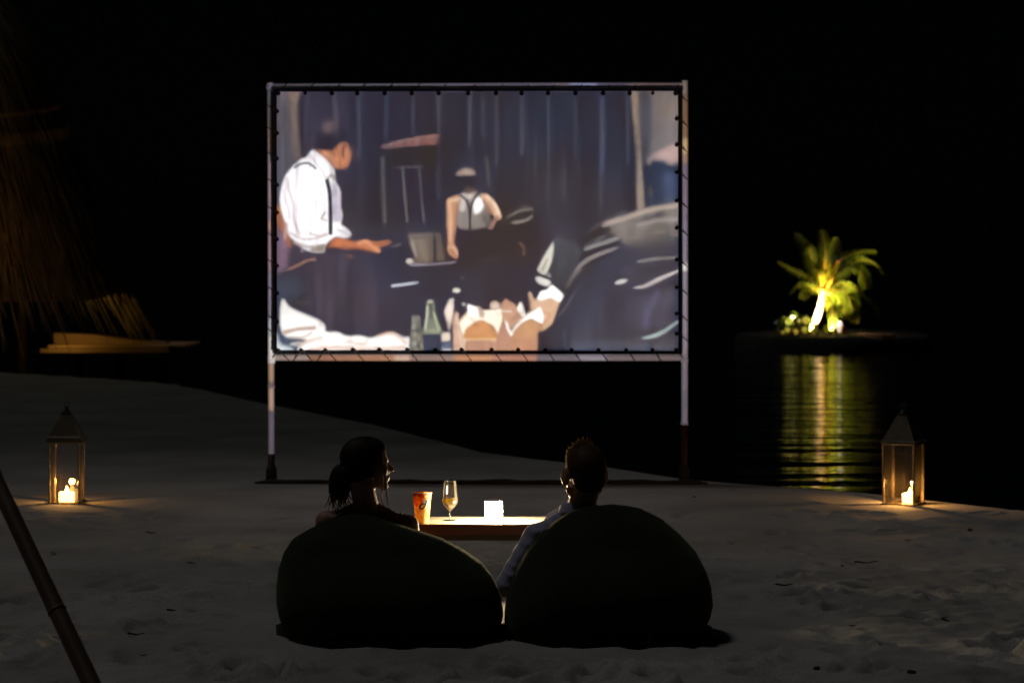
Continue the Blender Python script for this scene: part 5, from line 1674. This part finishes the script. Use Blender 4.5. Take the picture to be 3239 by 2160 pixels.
# ----------------------------------------------------------------------------
# lanterns with candles
# ----------------------------------------------------------------------------
M_iron = mat('lantern_metal', (0.55, 0.42, 0.27), 0.22, metal=1.0)
M_roof = mat('lantern_roof_tin', (0.085, 0.072, 0.052), 0.55, metal=0.3, noise=0.3, nscale=12)
M_cap = mat('lantern_cap_black', (0.015, 0.013, 0.012), 0.6)
M_pane = thin_glass('lantern_pane', dust=.0025)
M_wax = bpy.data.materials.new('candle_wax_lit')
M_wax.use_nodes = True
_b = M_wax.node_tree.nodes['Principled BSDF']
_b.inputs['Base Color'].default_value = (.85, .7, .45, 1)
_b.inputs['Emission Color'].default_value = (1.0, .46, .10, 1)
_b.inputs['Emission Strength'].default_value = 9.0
M_flame = emissive('candle_flame', (1.0, .50, .10), 14.0)

def make_lantern(x, y, a, h, rz, label, clabel, roof_flat):
    z0 = ground(x, y)
    root = empty('lantern', (x, y, z0), label, 'lantern', 'candle lanterns on the sand', rz)
    e = a / 2
    box_obj('floor_plate', (-e - .006, -e - .006, -.01), (e + .006, e + .006, .010), M_iron, root, .002)
    for sx in (-1, 1):
        for sy in (-1, 1):
            box_obj('corner_post', (sx * e - .0062, sy * e - .0062, .0102), (sx * e + .0062, sy * e + .0062, h), M_iron, root, .002)
            lathe('ball_foot', [(.001, -.016), (.010, -.012), (.013, 0.0), (.010, .010), (.001, .014)], M_iron, root, 12, (sx * (e + .008), sy * (e + .008), -.004))
    for k in range(4):
        ang = k * PI / 2
        Mx = Matrix.Rotation(ang, 4, 'Z')
        fr = bpy.data.objects.new
        bm = bmesh.new(); box(bm, (-e + .0085, e - .0015, .0105), (e - .0085, e + .0015, h - .0125), 0)
        p = from_bm('pane', bm, M_pane, root, smooth=False); p.matrix_local = Mx
        bm = bmesh.new(); box(bm, (-e + .0082, e - .006, h - .012), (e - .0082, e + .006, h - .0003), .001)
        p = from_bm('top_rail', bm, M_iron, root, smooth=False); p.matrix_local = Mx
    # roof: pyramid cut off below a small cap, with a ring to carry it
    bm = bmesh.new()
    prof = [(e + .016, h), (e + .018, h + (.012 if roof_flat else .030)), (e + .004, h + (.020 if roof_flat else .040)), (e * .36, h + .170), (e * .36, h + .178)]
    rows = [[bm.verts.new((sx * r, sy * r, z)) for (sx, sy) in ((-1, -1), (1, -1), (1, 1), (-1, 1))] for (r, z) in prof]
    for i in range(len(rows) - 1):
        for k in range(4):
            bm.faces.new((rows[i][k], rows[i][(k + 1) % 4], rows[i + 1][(k + 1) % 4], rows[i + 1][k]))
    bm.faces.new(rows[0][::-1]); bm.faces.new(rows[-1])
    rf = from_bm('roof', bm, M_roof, root, smooth=False)
    cap = [(e * .40, h + .1785), (e * .42, h + .186), (e * .16, h + .212), (e * .10, h + .222), (.001, h + .226)]
    lathe('cap', cap, M_cap, rf, 4, close_bot=True).rotation_euler = (0, 0, PI / 4)
    zt = cap[-1][1]
    ringp = [(0.016 * math.cos(t), 0.010 * math.sin(t), zt + .012 + .014 * math.sin(t)) for t in [2 * PI * k / 16 for k in range(17)]]
    tube('carrying_ring', ringp, .004, M_cap, rf, 8)
    # the candle
    cr = empty('candle', (x + (.042 if roof_flat else 0), y, z0 + .0105), clabel, 'candle', 'lit pillar candles in the lanterns')
    lathe('wax', [(.048, 0), (.050, .004), (.050, .052), (.046, .058), (.030, .052), (.001, .050)], M_wax, cr, 28, close_bot=True)
    tube('wick', [(0, 0, .048), (.001, 0, .062)], .0015, M_iron, cr, 6)
    lathe('flame', [(.001, .052), (.012, .058), (.016, .066), (.011, .078), (.004, .090), (.0005, .098)], M_flame, cr, 14, (0.002, 0, 0))
    point('candle_light', (x, y, z0 + .120), 11.0 if roof_flat else 5.0, (1.0, .48, .12), .02)
    return root
lp = P(211, 1590, 15.8); rp_ = P(2858, 1588, 15.75)
make_lantern(lp.x, lp.y, .190, .40, R(0), 'metal candle lantern with dark roof on the sand at left', 'pillar candle burning inside the left lantern', False)
make_lantern(rp_.x, rp_.y, .205, .40, R(-28), 'bright metal lantern turned corner-on beside the water at right', 'pillar candle burning inside the right lantern', True)

# ----------------------------------------------------------------------------
# slanting bamboo pole at the left edge
# ----------------------------------------------------------------------------
def make_bamboo():
    M_b = mat('bamboo_dark', (0.10, 0.055, 0.032), 0.5, noise=0.3, nscale=14, stretch=(1, 1, .15))
    a = P(392, 2275, 8.17); b = P(-8, 1530, 8.75)
    a.z = ground(a.x, a.y) - .10
    dirv = (b - a)
    top = a + dirv * 2.6
    root = empty('bamboo_pole', (a.x, a.y, 0), 'slanting dark bamboo pole crossing the lower left corner', 'pole')
    pts, rad = [], []
    n = 90
    L = (top - a).length
    node = .62
    for i in range(n + 1):
        t = i / n
        p = a.lerp(top, t) - Vector(root.location)
        s = (t * L + .02) % node
        bump = .0035 * math.exp(-((min(s, node - s)) / .010) ** 2)
        pts.append(p); rad.append(.0335 - .010 * t + bump)
    tube('culm', pts, rad, M_b, root, 16)
    for k in range(int(L / node)):
        t = ((k + 1) * node - .02) / L
        p = a.lerp(top, t) - Vector(root.location)
        u = dirv.normalized()
        tube('node_ring', [p - u * .004, p + u * .004], .0335 - .010 * t + .0032, M_b, root, 16)
make_bamboo()

# ----------------------------------------------------------------------------
# the lit palm on the islet, its shrubs and garden lights
# ----------------------------------------------------------------------------
PD = 57.0
M_frond = leafmat('palm_frond', (0.135, 0.175, 0.012), .4)
M_rachis = mat('palm_midrib', (0.34, 0.22, 0.05), .35)
M_bark = mat('palm_bark', (0.32, 0.25, 0.18), .85, noise=.3, nscale=14, bump=.5, bscale=18)
M_shrub = leafmat('shrub_leaf', (0.14, 0.20, 0.03), .30, .35)

def zp(x, y, d=PD):
    """3.92x enlargement of the photograph round the palm"""
    return P(2400 + x / 3.92, 680 + y / 3.92, d)

def make_palm():
    base = zp(655, 1500); base.z = -.02
    crown = zp(800, 965)
    root = empty('palm_tree', base, 'uplit yellow-green palm standing on the dark islet across the water', 'palm tree')
    o = Vector(root.location)
    cv = catmull([base - o + Vector((0, 0, -.1)), zp(700, 1350) - o, zp(760, 1150) - o, crown - o], 8)
    n = len(cv)
    tube('trunk', cv, [.095 * (1 - .35 * i / (n - 1)) + (.008 if i % 3 == 0 else 0) for i in range(n)], M_bark, root, 14)
    # heart and old leaf bases
    bm = bmesh.new()
    for k in range(9):
        a = k * 2.4
        capsule(bm, crown - o + Vector((.02 * math.cos(a), .02 * math.sin(a), -.10)), crown - o + Vector((.09 * math.cos(a), .09 * math.sin(a), .06)), .04, .028, 8)
    reskin('crown_heart', bm, .014, 2, M_rachis, root)
    # fronds: (points in the enlargement, depth lean, leaflet length)
    fr = [
        ([(800, 960), (640, 800), (450, 700), (240, 585)], -.35, .22),
        ([(800, 960), (760, 760), (680, 640), (640, 440), (610, 380)], -.1, .20),
        ([(805, 955), (815, 700), (830, 420), (780, 190)], .25, .22),
        ([(800, 960), (690, 700), (590, 400), (470, 230)], .7, .2),
        ([(815, 950), (880, 820), (970, 590), (1200, 470), (1440, 450)], .5, .22),
        ([(815, 955), (930, 780), (1100, 650), (1260, 690), (1330, 900)], -.3, .27),
        ([(815, 965), (950, 930), (1070, 960), (1150, 1120), (1190, 1330)], -.45, .24),
        ([(815, 970), (960, 1000), (1030, 1120), (1080, 1280)], -.1, .18),
        ([(800, 975), (870, 1050), (915, 1200), (920, 1450)], -.5, .14),
        ([(790, 970), (700, 930), (600, 960), (540, 1040)], -.4, .16),
        ([(790, 970), (660, 900), (520, 870), (400, 960)], .3, .2),
        ([(820, 960), (1000, 850), (1250, 950), (1400, 1120), (1540, 1290)], .7, .26),
        ([(815, 955), (1000, 720), (1250, 560), (1450, 620), (1560, 780)], .9, .26),
        ([(800, 955), (860, 640), (930, 420), (960, 280)], .9, .2),
    ]
    for (pts, lean, ll) in fr:
        ws = []
        for i, (x, y) in enumerate(pts):
            t = i / (len(pts) - 1)
            ws.append(zp(x, y, PD + lean * t * 1.3) - o)
        cv = catmull(ws, 7)
        n = len(cv)
        f_ = tube('frond', cv, [.020 * (1 - .8 * i / (n - 1)) + .002 for i in range(n)], M_rachis, root, 6)
        v, f = [], []
        for i in range(3, n):
            for sub in (0.0, .5):
                t = (i + sub) / (n - 1)
                if t > 1: continue
                p = cv[i] if sub == 0 or i + 1 >= n else cv[i].lerp(cv[i + 1], .5)
                tg = (cv[min(i + 1, n - 1)] - cv[i - 1]).normalized()
                up = Vector((0, -.5, 1)); sd = tg.cross(up).normalized(); nrm = sd.cross(tg).normalized()
                L_ = ll * (math.sin(PI * min(1, .18 + .80 * t)) ** .6) * 1.45
                for s in (-1, 1):
                    d = (sd * s * .85 + tg * .62 + nrm * .15 + Vector((random.uniform(-.12, .12), random.uniform(-.12, .12), random.uniform(-.1, .1)))).normalized()
                    m = p + d * L_ * .55; e = p + d * L_ + Vector((0, 0, -.35 * L_))
                    w = (tg - d * tg.dot(d)).normalized() * .012
                    b0 = len(v)
                    v += [p - w * .5, p + w * .5, m + w, m - w, e]
                    f += [(b0, b0 + 1, b0 + 2, b0 + 3), (b0 + 3, b0 + 2, b0 + 4)]
        lf = pydata('leaflets', v, f, M_frond, f_); lf['kind'] = 'stuff'
    return base, crown
pbase, pcrown = make_palm()

def make_shrub(x, y, d, w, h, n, label, seed):
    rr = random.Random(seed)
    base = zp(x, y, d); base.z = -.01
    root = empty('shrub', base, label, 'shrub', 'shrubs under the palm')
    for k in range(4):
        a = rr.uniform(0, 2 * PI)
        tube('stem', [(0, 0, -.05), (.2 * w * math.cos(a), .2 * w * math.sin(a), h * .5), (.4 * w * math.cos(a), .4 * w * math.sin(a), h * .85)], [.012, .009, .004], M_bark, root, 6)
    v, f = [], []
    for i in range(n):
        a = rr.uniform(0, 2 * PI); u = rr.uniform(-1, 1); q = rr.random() ** .4
        c = Vector((w * .55 * q * math.sqrt(1 - u * u) * math.cos(a), w * .45 * q * math.sqrt(1 - u * u) * math.sin(a), h * .55 + h * .48 * q * u))
        d1 = Vector((rr.uniform(-1, 1), rr.uniform(-1, 1), rr.uniform(-.3, 1))).normalized(); d2 = d1.orthogonal().normalized()
        L_ = rr.uniform(.06, .11); W_ = L_ * .42
        b0 = len(v)
        v += [c, c + d1 * L_ * .5 + d2 * W_, c + d1 * L_, c + d1 * L_ * .5 - d2 * W_]
        f.append((b0, b0 + 1, b0 + 2, b0 + 3))
    lo = pydata('leaves', v, f, M_shrub, root); lo['kind'] = 'stuff'
make_shrub(330, 1480, 56.6, .42, .40, 150, 'leftmost small glowing shrub at the islet edge', 1)
make_shrub(450, 1500, 56.75, .34, .55, 150, 'taller glowing shrub second from the left on islet', 2)
make_shrub(575, 1500, 56.7, .36, .46, 160, 'brightest yellow-green shrub beside the palm trunk', 3)
make_shrub(850, 1500, 56.9, .24, .22, 70, 'low dim tuft just right of the palm trunk', 4)

def garden_bulb(x, y, d, r, label, col, st):
    c = zp(x, y, d)
    root = empty('garden_light', (c.x, c.y, -.01), label, 'garden light', 'garden lights under the palm')
    tube('stake', [(0, 0, -.08), (0, 0, c.z + .01 - r * .9)], .010, M_iron, root, 8)
    lathe('globe', [(r * math.sin(PI * k / 10) + 1e-4, c.z + .01 - r * math.cos(PI * k / 10)) for k in range(11)], emissive('garden_globe', col, st), root, 16)
YG = (1.0, .82, .06)
garden_bulb(590, 1305, 56.45, .085, 'largest round yellow-green light left of palm trunk', YG, .42)
garden_bulb(420, 1258, 56.45, .045, 'topmost small yellow light over the shrubs', YG, .2)
garden_bulb(508, 1310, 56.45, .045, 'small yellow light touching the largest round one', YG, .2)
garden_bulb(355, 1425, 56.40, .058, 'yellow light low at the left end of islet', YG, .32)
garden_bulb(300, 1455, 56.40, .040, 'dim yellow light lowest at the left', YG, .2)
garden_bulb(460, 1445, 56.40, .055, 'amber yellow light low between the shrubs', (1.0, .66, .05), .35)
garden_bulb(570, 1420, 56.40, .065, 'bright yellow light touching the palm trunk foot', YG, .35)

def uplight(x, y, d, label, power, col, tgt, size=60):
    c = zp(x, y, d)
    root = empty('spot_fixture', (c.x, c.y, -.01), label, 'spotlight', 'spotlights at the palm')
    lathe('housing', [(.02, 0.0), (.035, .02), (.045, .08), (.045, .10), (.040, .10), (.038, .085), (.001, .083)], M_iron, root, 16)
    lathe('lens', [(.037, .088), (.001, .090)], emissive('spot_lens', col, 12.0), root, 16)
    l = bpy.data.lights.new('palm_spot', 'SPOT')
    l.energy = power; l.color = col; l.spot_size = R(size); l.spot_blend = .6; l.shadow_soft_size = .03
    o = bpy.data.objects.new('palm_spot', l); COL.objects.link(o)
    o.location = (c.x, c.y, .11)
    o.rotation_euler = (Vector(tgt) - o.location).to_track_quat('-Z', 'Y').to_euler()
uplight(640, 1470, 56.72, 'spotlight shining up the palm trunk', 4200, (1.0, .80, .46), pcrown + Vector((0, 0, .05)), 64)
uplight(730, 1500, 56.0, 'spotlight aimed at the golden heart of the palm', 3200, (1.0, .55, .12), pcrown + Vector((0, 0, .06)), 26)
uplight(880, 1480, 56.3, 'spotlight shining into the palm fronds from the right', 600, (1.0, .80, .42), pcrown + Vector((.35, 0, .2)), 80)
uplight(420, 1490, 56.2, 'spotlight shining into the shrubs at the left', 150, (1.0, .85, .40), pcrown + Vector((-.9, .2, .5)), 60)

# a pale post light and a clay jar right of the palm, a timber edge further right
def post_light():
    c = zp(1003, 1378, 56.6)
    root = empty('post_light', (c.x, c.y, -.01), 'pale glowing oval post light right of the palm', 'post light')
    tube('post', [(0, 0, -.06), (0, 0, .14)], .018, M_iron, root, 10)
    h = .135
    lathe('shade', [(.070 * math.sin(PI * k / 12) ** .8 + 1e-4, c.z - h + h * (1 - math.cos(PI * k / 12))) for k in range(13)], emissive('post_shade_glow', (1.0, .72, .62), .9), root, 20)
    c2 = zp(1048, 1470, 56.5)
    j = lathe('clay_jar', [(.030, 0.0), (.050, .03), (.062, .09), (.058, .16), (.036, .21), (.042, .225), (.036, .225), (.030, .20)], mat('terracotta', (.42, .17, .09), .8, noise=.2), None, 20, (0, 0, 0), close_bot=True)
    j.location = (c2.x, c2.y, -.01)
    tag(j, 'small terracotta jar just right of the pale post light', 'jar')
    l = bpy.data.lights.new('edging_fill_spot', 'SPOT'); l.energy = 14; l.color = (1.0, .62, .36); l.spot_size = R(95); l.spot_blend = .6; l.shadow_soft_size = .02  # added spot without a fixture, brightens the timber edging
    lo = bpy.data.objects.new('edging_fill_spot', l); COL.objects.link(lo); lo.location = (c.x + .1, c.y - .45, .42)
    lo.rotation_euler = Vector((1.0, .05, -.30)).to_track_quat('-Z', 'Y').to_euler()
    a = zp(1130, 1490, 56.2); b = zp(1690, 1525, 55.9)
    r2 = empty('timber_edging', ((a.x + b.x) / 2, (a.y + b.y) / 2, -.05), 'dim brown timber edging along the islet right of jar', 'edging')
    o = Vector(r2.location)
    mw = mat('weathered_timber', (.30, .20, .13), .8, noise=.3, nscale=6)
    n = 5
    for k in range(n):
        p0 = a.lerp(b, k / n) - o; p1 = a.lerp(b, (k + .97) / n) - o
        d = (p1 - p0); ang = math.atan2(d.y, d.x)
        ob = box_obj('log', (0, -.05, -.06), (math.hypot(d.x, d.y), .05, .065), mw, r2, .02)
        ob.location = (p0.x, p0.y, .04); ob.rotation_euler = (0, 0, ang)
post_light()

# ----------------------------------------------------------------------------
# thatched shelter and lit deck far off at the left
# ----------------------------------------------------------------------------
def make_shelter():
    D = 43.0
    apex = P(-383, -400, D)
    root = empty('thatched_shelter', (apex.x, D, -.3), 'dim thatched shelter with long hanging straw at left edge', 'shelter')
    o = Vector(root.location)
    M_th = mat('thatch_straw', (.26, .19, .08), .85, noise=.5, nscale=3, stretch=(1, 1, .2))
    M_po = mat('shelter_post', (.12, .07, .04), .8)
    eave_r, eave_z = 4.55, .75
    tops = apex.z
    # under-layer cone
    verts, faces = [], []
    N = 56
    rows = [(0.05, tops), (1.5, 7.2), (2.4, 5.9), (3.0, 4.6), (3.6, 3.0), (4.1, 1.7), (4.4, eave_z + .25)]
    for (r, z) in rows:
        for k in range(N):
            a = 2 * PI * k / N
            rr = r * (1 + .03 * math.sin(9 * a))
            verts.append((rr * math.cos(a), rr * math.sin(a), z + .3))
    for i in range(len(rows) - 1):
        for k in range(N):
            faces.append((i * N + k, i * N + (k + 1) % N, (i + 1) * N + (k + 1) % N, (i + 1) * N + k))
    pydata('thatch_cone', verts, faces, M_th, root)
    # straw bundles over the side that faces the beach
    v, f = [], []
    zs = [z for _, z in rows]; rs = [r for r, _ in rows]
    def on(t, a):
        z = tops + (eave_z - tops) * t
        r = float(np.interp(-z, [-q for q in zs], rs)) if z > eave_z + .25 else 4.4 + (eave_z + .25 - z) * .5
        return Vector((r * math.cos(a), r * math.sin(a), z + .3))
    for i in range(2600):
        a = random.uniform(-PI * .95, PI * .15); t0 = random.uniform(.02, .92); L_ = random.uniform(.06, .20)
        pts = [on(min(1.12, t0 + L_ * q), a + .03 * math.sin(i) * q) + Vector((math.cos(a), math.sin(a), .1)) * (.05 + .10 * q * random.random()) for q in (0, .5, 1)]
        tube_data(pts, [.022, .018, .004], 4, False, v, f)
    th = pydata('thatch_straw', v, f, M_th, root); th['kind'] = 'stuff'
    for a in (-2.3, -.9, .5, 2.0):
        tube('post', [(2.6 * math.cos(a), 2.6 * math.sin(a), -1.0), (2.6 * math.cos(a), 2.6 * math.sin(a), 3.4)], .09, M_po, root, 10)
    # lamp hung out beyond the left edge of the view, its glow falls on straw and deck
    lx = P(-60, 640, 37.5)
    lr = empty('hanging_lamp', (lx.x, lx.y, lx.z), 'warm lamp hanging before the thatch just outside the left edge', 'lamp')
    return apex
make_shelter()
for _o in [o for o in bpy.data.objects if o.name.startswith('hanging_lamp')]:
    bpy.data.objects.remove(_o)

def make_deck():
    D = 42.0
    a, b = P(150, 1100, D), P(535, 1100, D)
    root = empty('timber_deck', ((a.x + b.x) / 2, D, -.3), 'low timber deck lit amber under the thatch at left', 'deck')
    o = Vector(root.location)
    M_d = mat('deck_board', (.38, .24, .11), .7, noise=.3, nscale=4, stretch=(.2, 1, 1))
    M_po2 = mat('deck_pile_dark', (.03, .022, .016), .9)
    z_top = P(0, 1093, D).z + .3
    x0, x1 = a.x - o.x, b.x - o.x
    for k in range(8):
        box_obj('board', (x0, .0 + .30 * k, z_top - .05), (x1 + .25 * (k % 2), .285 + .30 * k, z_top), M_d, root, .008)
    box_obj('fascia', (x0 - .12, -.05, z_top - .13), (x1, -.002, z_top - .058), M_d, root, .006)
    zb0, zb1 = P(0, 1086, D + .8).z + .3, P(0, 1050, D + .8).z + .3
    bn = P(170, 0, D + .8).x - o.x; bw = P(520, 0, D + .8).x - o.x
    # a low bench seat that tapers off to the right
    bm = bmesh.new()
    pr = [(bn, z_top + .001, zb1 - .02), (bn + (bw - bn) * .35, z_top + .001, zb1 - .05), (bn + (bw - bn) * .75, z_top + .001, zb0 + .05), (bw, z_top + .001, zb0 + .01)]
    rows = [[bm.verts.new((x, y, z)) for (y, z) in ((.8, a_), (.8, b_), (1.5, b_), (1.5, a_))] for (x, a_, b_) in pr]
    for i in range(3):
        for k in range(4): bm.faces.new((rows[i][k], rows[i][(k + 1) % 4], rows[i + 1][(k + 1) % 4], rows[i + 1][k]))
    bm.faces.new(rows[0]); bm.faces.new(rows[-1][::-1])
    from_bm('bench', bm, M_d, root, smooth=False)
    for k in range(3):
        x = x0 + .3 + (x1 - x0 - .6) * k / 2
        tube('pile', [(x, 1.3, -1.2), (x, 1.3, z_top - .06)], .08, M_po2, root, 8)
    l = P(205, 1010, D - .3)
    point('deck_lamp', (l.x, l.y, l.z), 9, (1.0, .62, .15), .06)
    point('thatch_lamp', (P(-40, 640, 39.0).x, 38.4, P(0, 640, 38.4).z), 8, (1.0, .52, .16), .1)
make_deck()

# ----------------------------------------------------------------------------
# small things lying on the sand
# ----------------------------------------------------------------------------
def gpoint(px, py):
    d = F_PX * CAM_H / (py - HORIZON)
    x = (px - 1619.5) / F_PX * d
    return Vector((x, d, ground(x, d)))

M_leaf = mat('dry_leaf_brown', (.07, .035, .018), .8, noise=.4, nscale=60)
M_twig = mat('twig_dark', (.03, .02, .014), .9)
M_pebble = mat('dark_pebble', (.03, .026, .022), .8, noise=.3)

def dry_leaf(px, py, L_, rz, label):
    c = gpoint(px, py)
    bm = bmesh.new()
    n = 7
    rows = []
    for i in range(n):
        t = i / (n - 1)
        w = L_ * .24 * math.sin(PI * (.06 + .9 * t)) ** .8
        x = L_ * (t - .5); z = .006 + .35 * L_ * (t - .5) ** 2
        rows.append([bm.verts.new((x, -w, z + w * .35)), bm.verts.new((x, 0, z)), bm.verts.new((x, w, z + w * .35))])
    for i in range(n - 1):
        for k in range(2):
            bm.faces.new((rows[i][k], rows[i + 1][k], rows[i + 1][k + 1], rows[i][k + 1]))
    r = bmesh.ops.solidify(bm, geom=bm.faces[:], thickness=.0015)
    o = from_bm('dry_leaf', bm, M_leaf)
    o.location = c; o.rotation_euler = (R(random.uniform(-8, 8)), R(random.uniform(-8, 8)), rz)
    tag(o, label, 'leaf', 'dry leaves on the sand')

def twig(px, py, L_, rz, label):
    c = gpoint(px, py)
    pts = [(L_ * (t - .5), .02 * L_ * math.sin(9 * t), .005 + .03 * L_ * math.sin(7 * t + 1)) for t in [k / 8 for k in range(9)]]
    o = tube('twig', pts, [.0045 * (1 - .6 * k / 8) for k in range(9)], M_twig, None, 6)
    o.location = c; o.rotation_euler = (0, 0, rz)
    tag(o, label, 'twig', 'twigs on the sand')

def pebble(px, py, r, label):
    c = gpoint(px, py)
    bm = bmesh.new()
    ellipsoid(bm, (0, 0, r * .35), (r * 1.1, r * .8, r * .6), None, 2)
    for v in bm.verts:
        v.co *= 1 + .10 * math.sin(v.co.x * 190 + r * 999) + .06 * math.sin(v.co.y * 260)
    o = from_bm('pebble', bm, M_pebble)
    o.location = c; o.rotation_euler = (0, 0, px)
    tag(o, label, 'pebble', 'pebbles on the sand')

dry_leaf(2873, 1703, .055, .2, 'brown dry leaf on the sand below the right lantern')
dry_leaf(2695, 1984, .050, .7, 'dark curled leaf in the churned sand right of the bags')
dry_leaf(475, 1684, .075, -.2, 'long dark leaf on sand below the left lantern')
dry_leaf(605, 1792, .050, .1, 'dark leaf on the sand left of the left bean bag')
dry_leaf(2988, 1953, .040, .5, 'small dark leaf lying toward the lower right')
dry_leaf(168, 1760, .035, -.4, 'small leaf on the sand beside the bamboo pole')
dry_leaf(455, 2070, .030, .4, 'small leaf near the bottom edge left of centre')
twig(553, 1928, .075, -.05, 'thin curved twig on the sand at lower left')
twig(2480, 1863, .085, .15, 'bent twig on the sand right of the right bean bag')
twig(2740, 1773, .13, .2, 'long thin twig on the sand at right')
twig(430, 2015, .07, .05, 'short twig in the churned sand at lower left')
pebble(3068, 1671, .017, 'black pebble on the sand at far right')
pebble(2665, 1795, .010, 'tiny dark pebble beside the long twig')
pebble(2582, 2126, .013, 'dark pebble near the bottom edge right of the bags')
pebble(2884, 2139, .016, 'dark pebble at the bottom right')
pebble(2195, 1584, .010, 'tiny pebble on sand behind the right bean bag')
pebble(2507, 1722, .008, 'tiniest pebble on the sand at right of the bags')

def stalk():
    c = gpoint(2048, 2056)
    a = P(2048, 2054, c.y - .01); b = P(2052, 2025, c.y - .0); d = P(2061, 1998, c.y + .01)
    cv = catmull([a - c - Vector((0, 0, .02)), b - c, d - c], 6)
    o = tube('grass_stalk', cv, [.0011, .0011, .0011, .001, .001, .001, .0009, .0009, .0008, .0006, .0006, .0005, .0004], mat('dry_grass', (.55, .58, .6), .6), None, 5)
    o.location = c
    tag(o, 'single pale grass stalk standing before the right bean bag', 'grass stalk')
stalk()
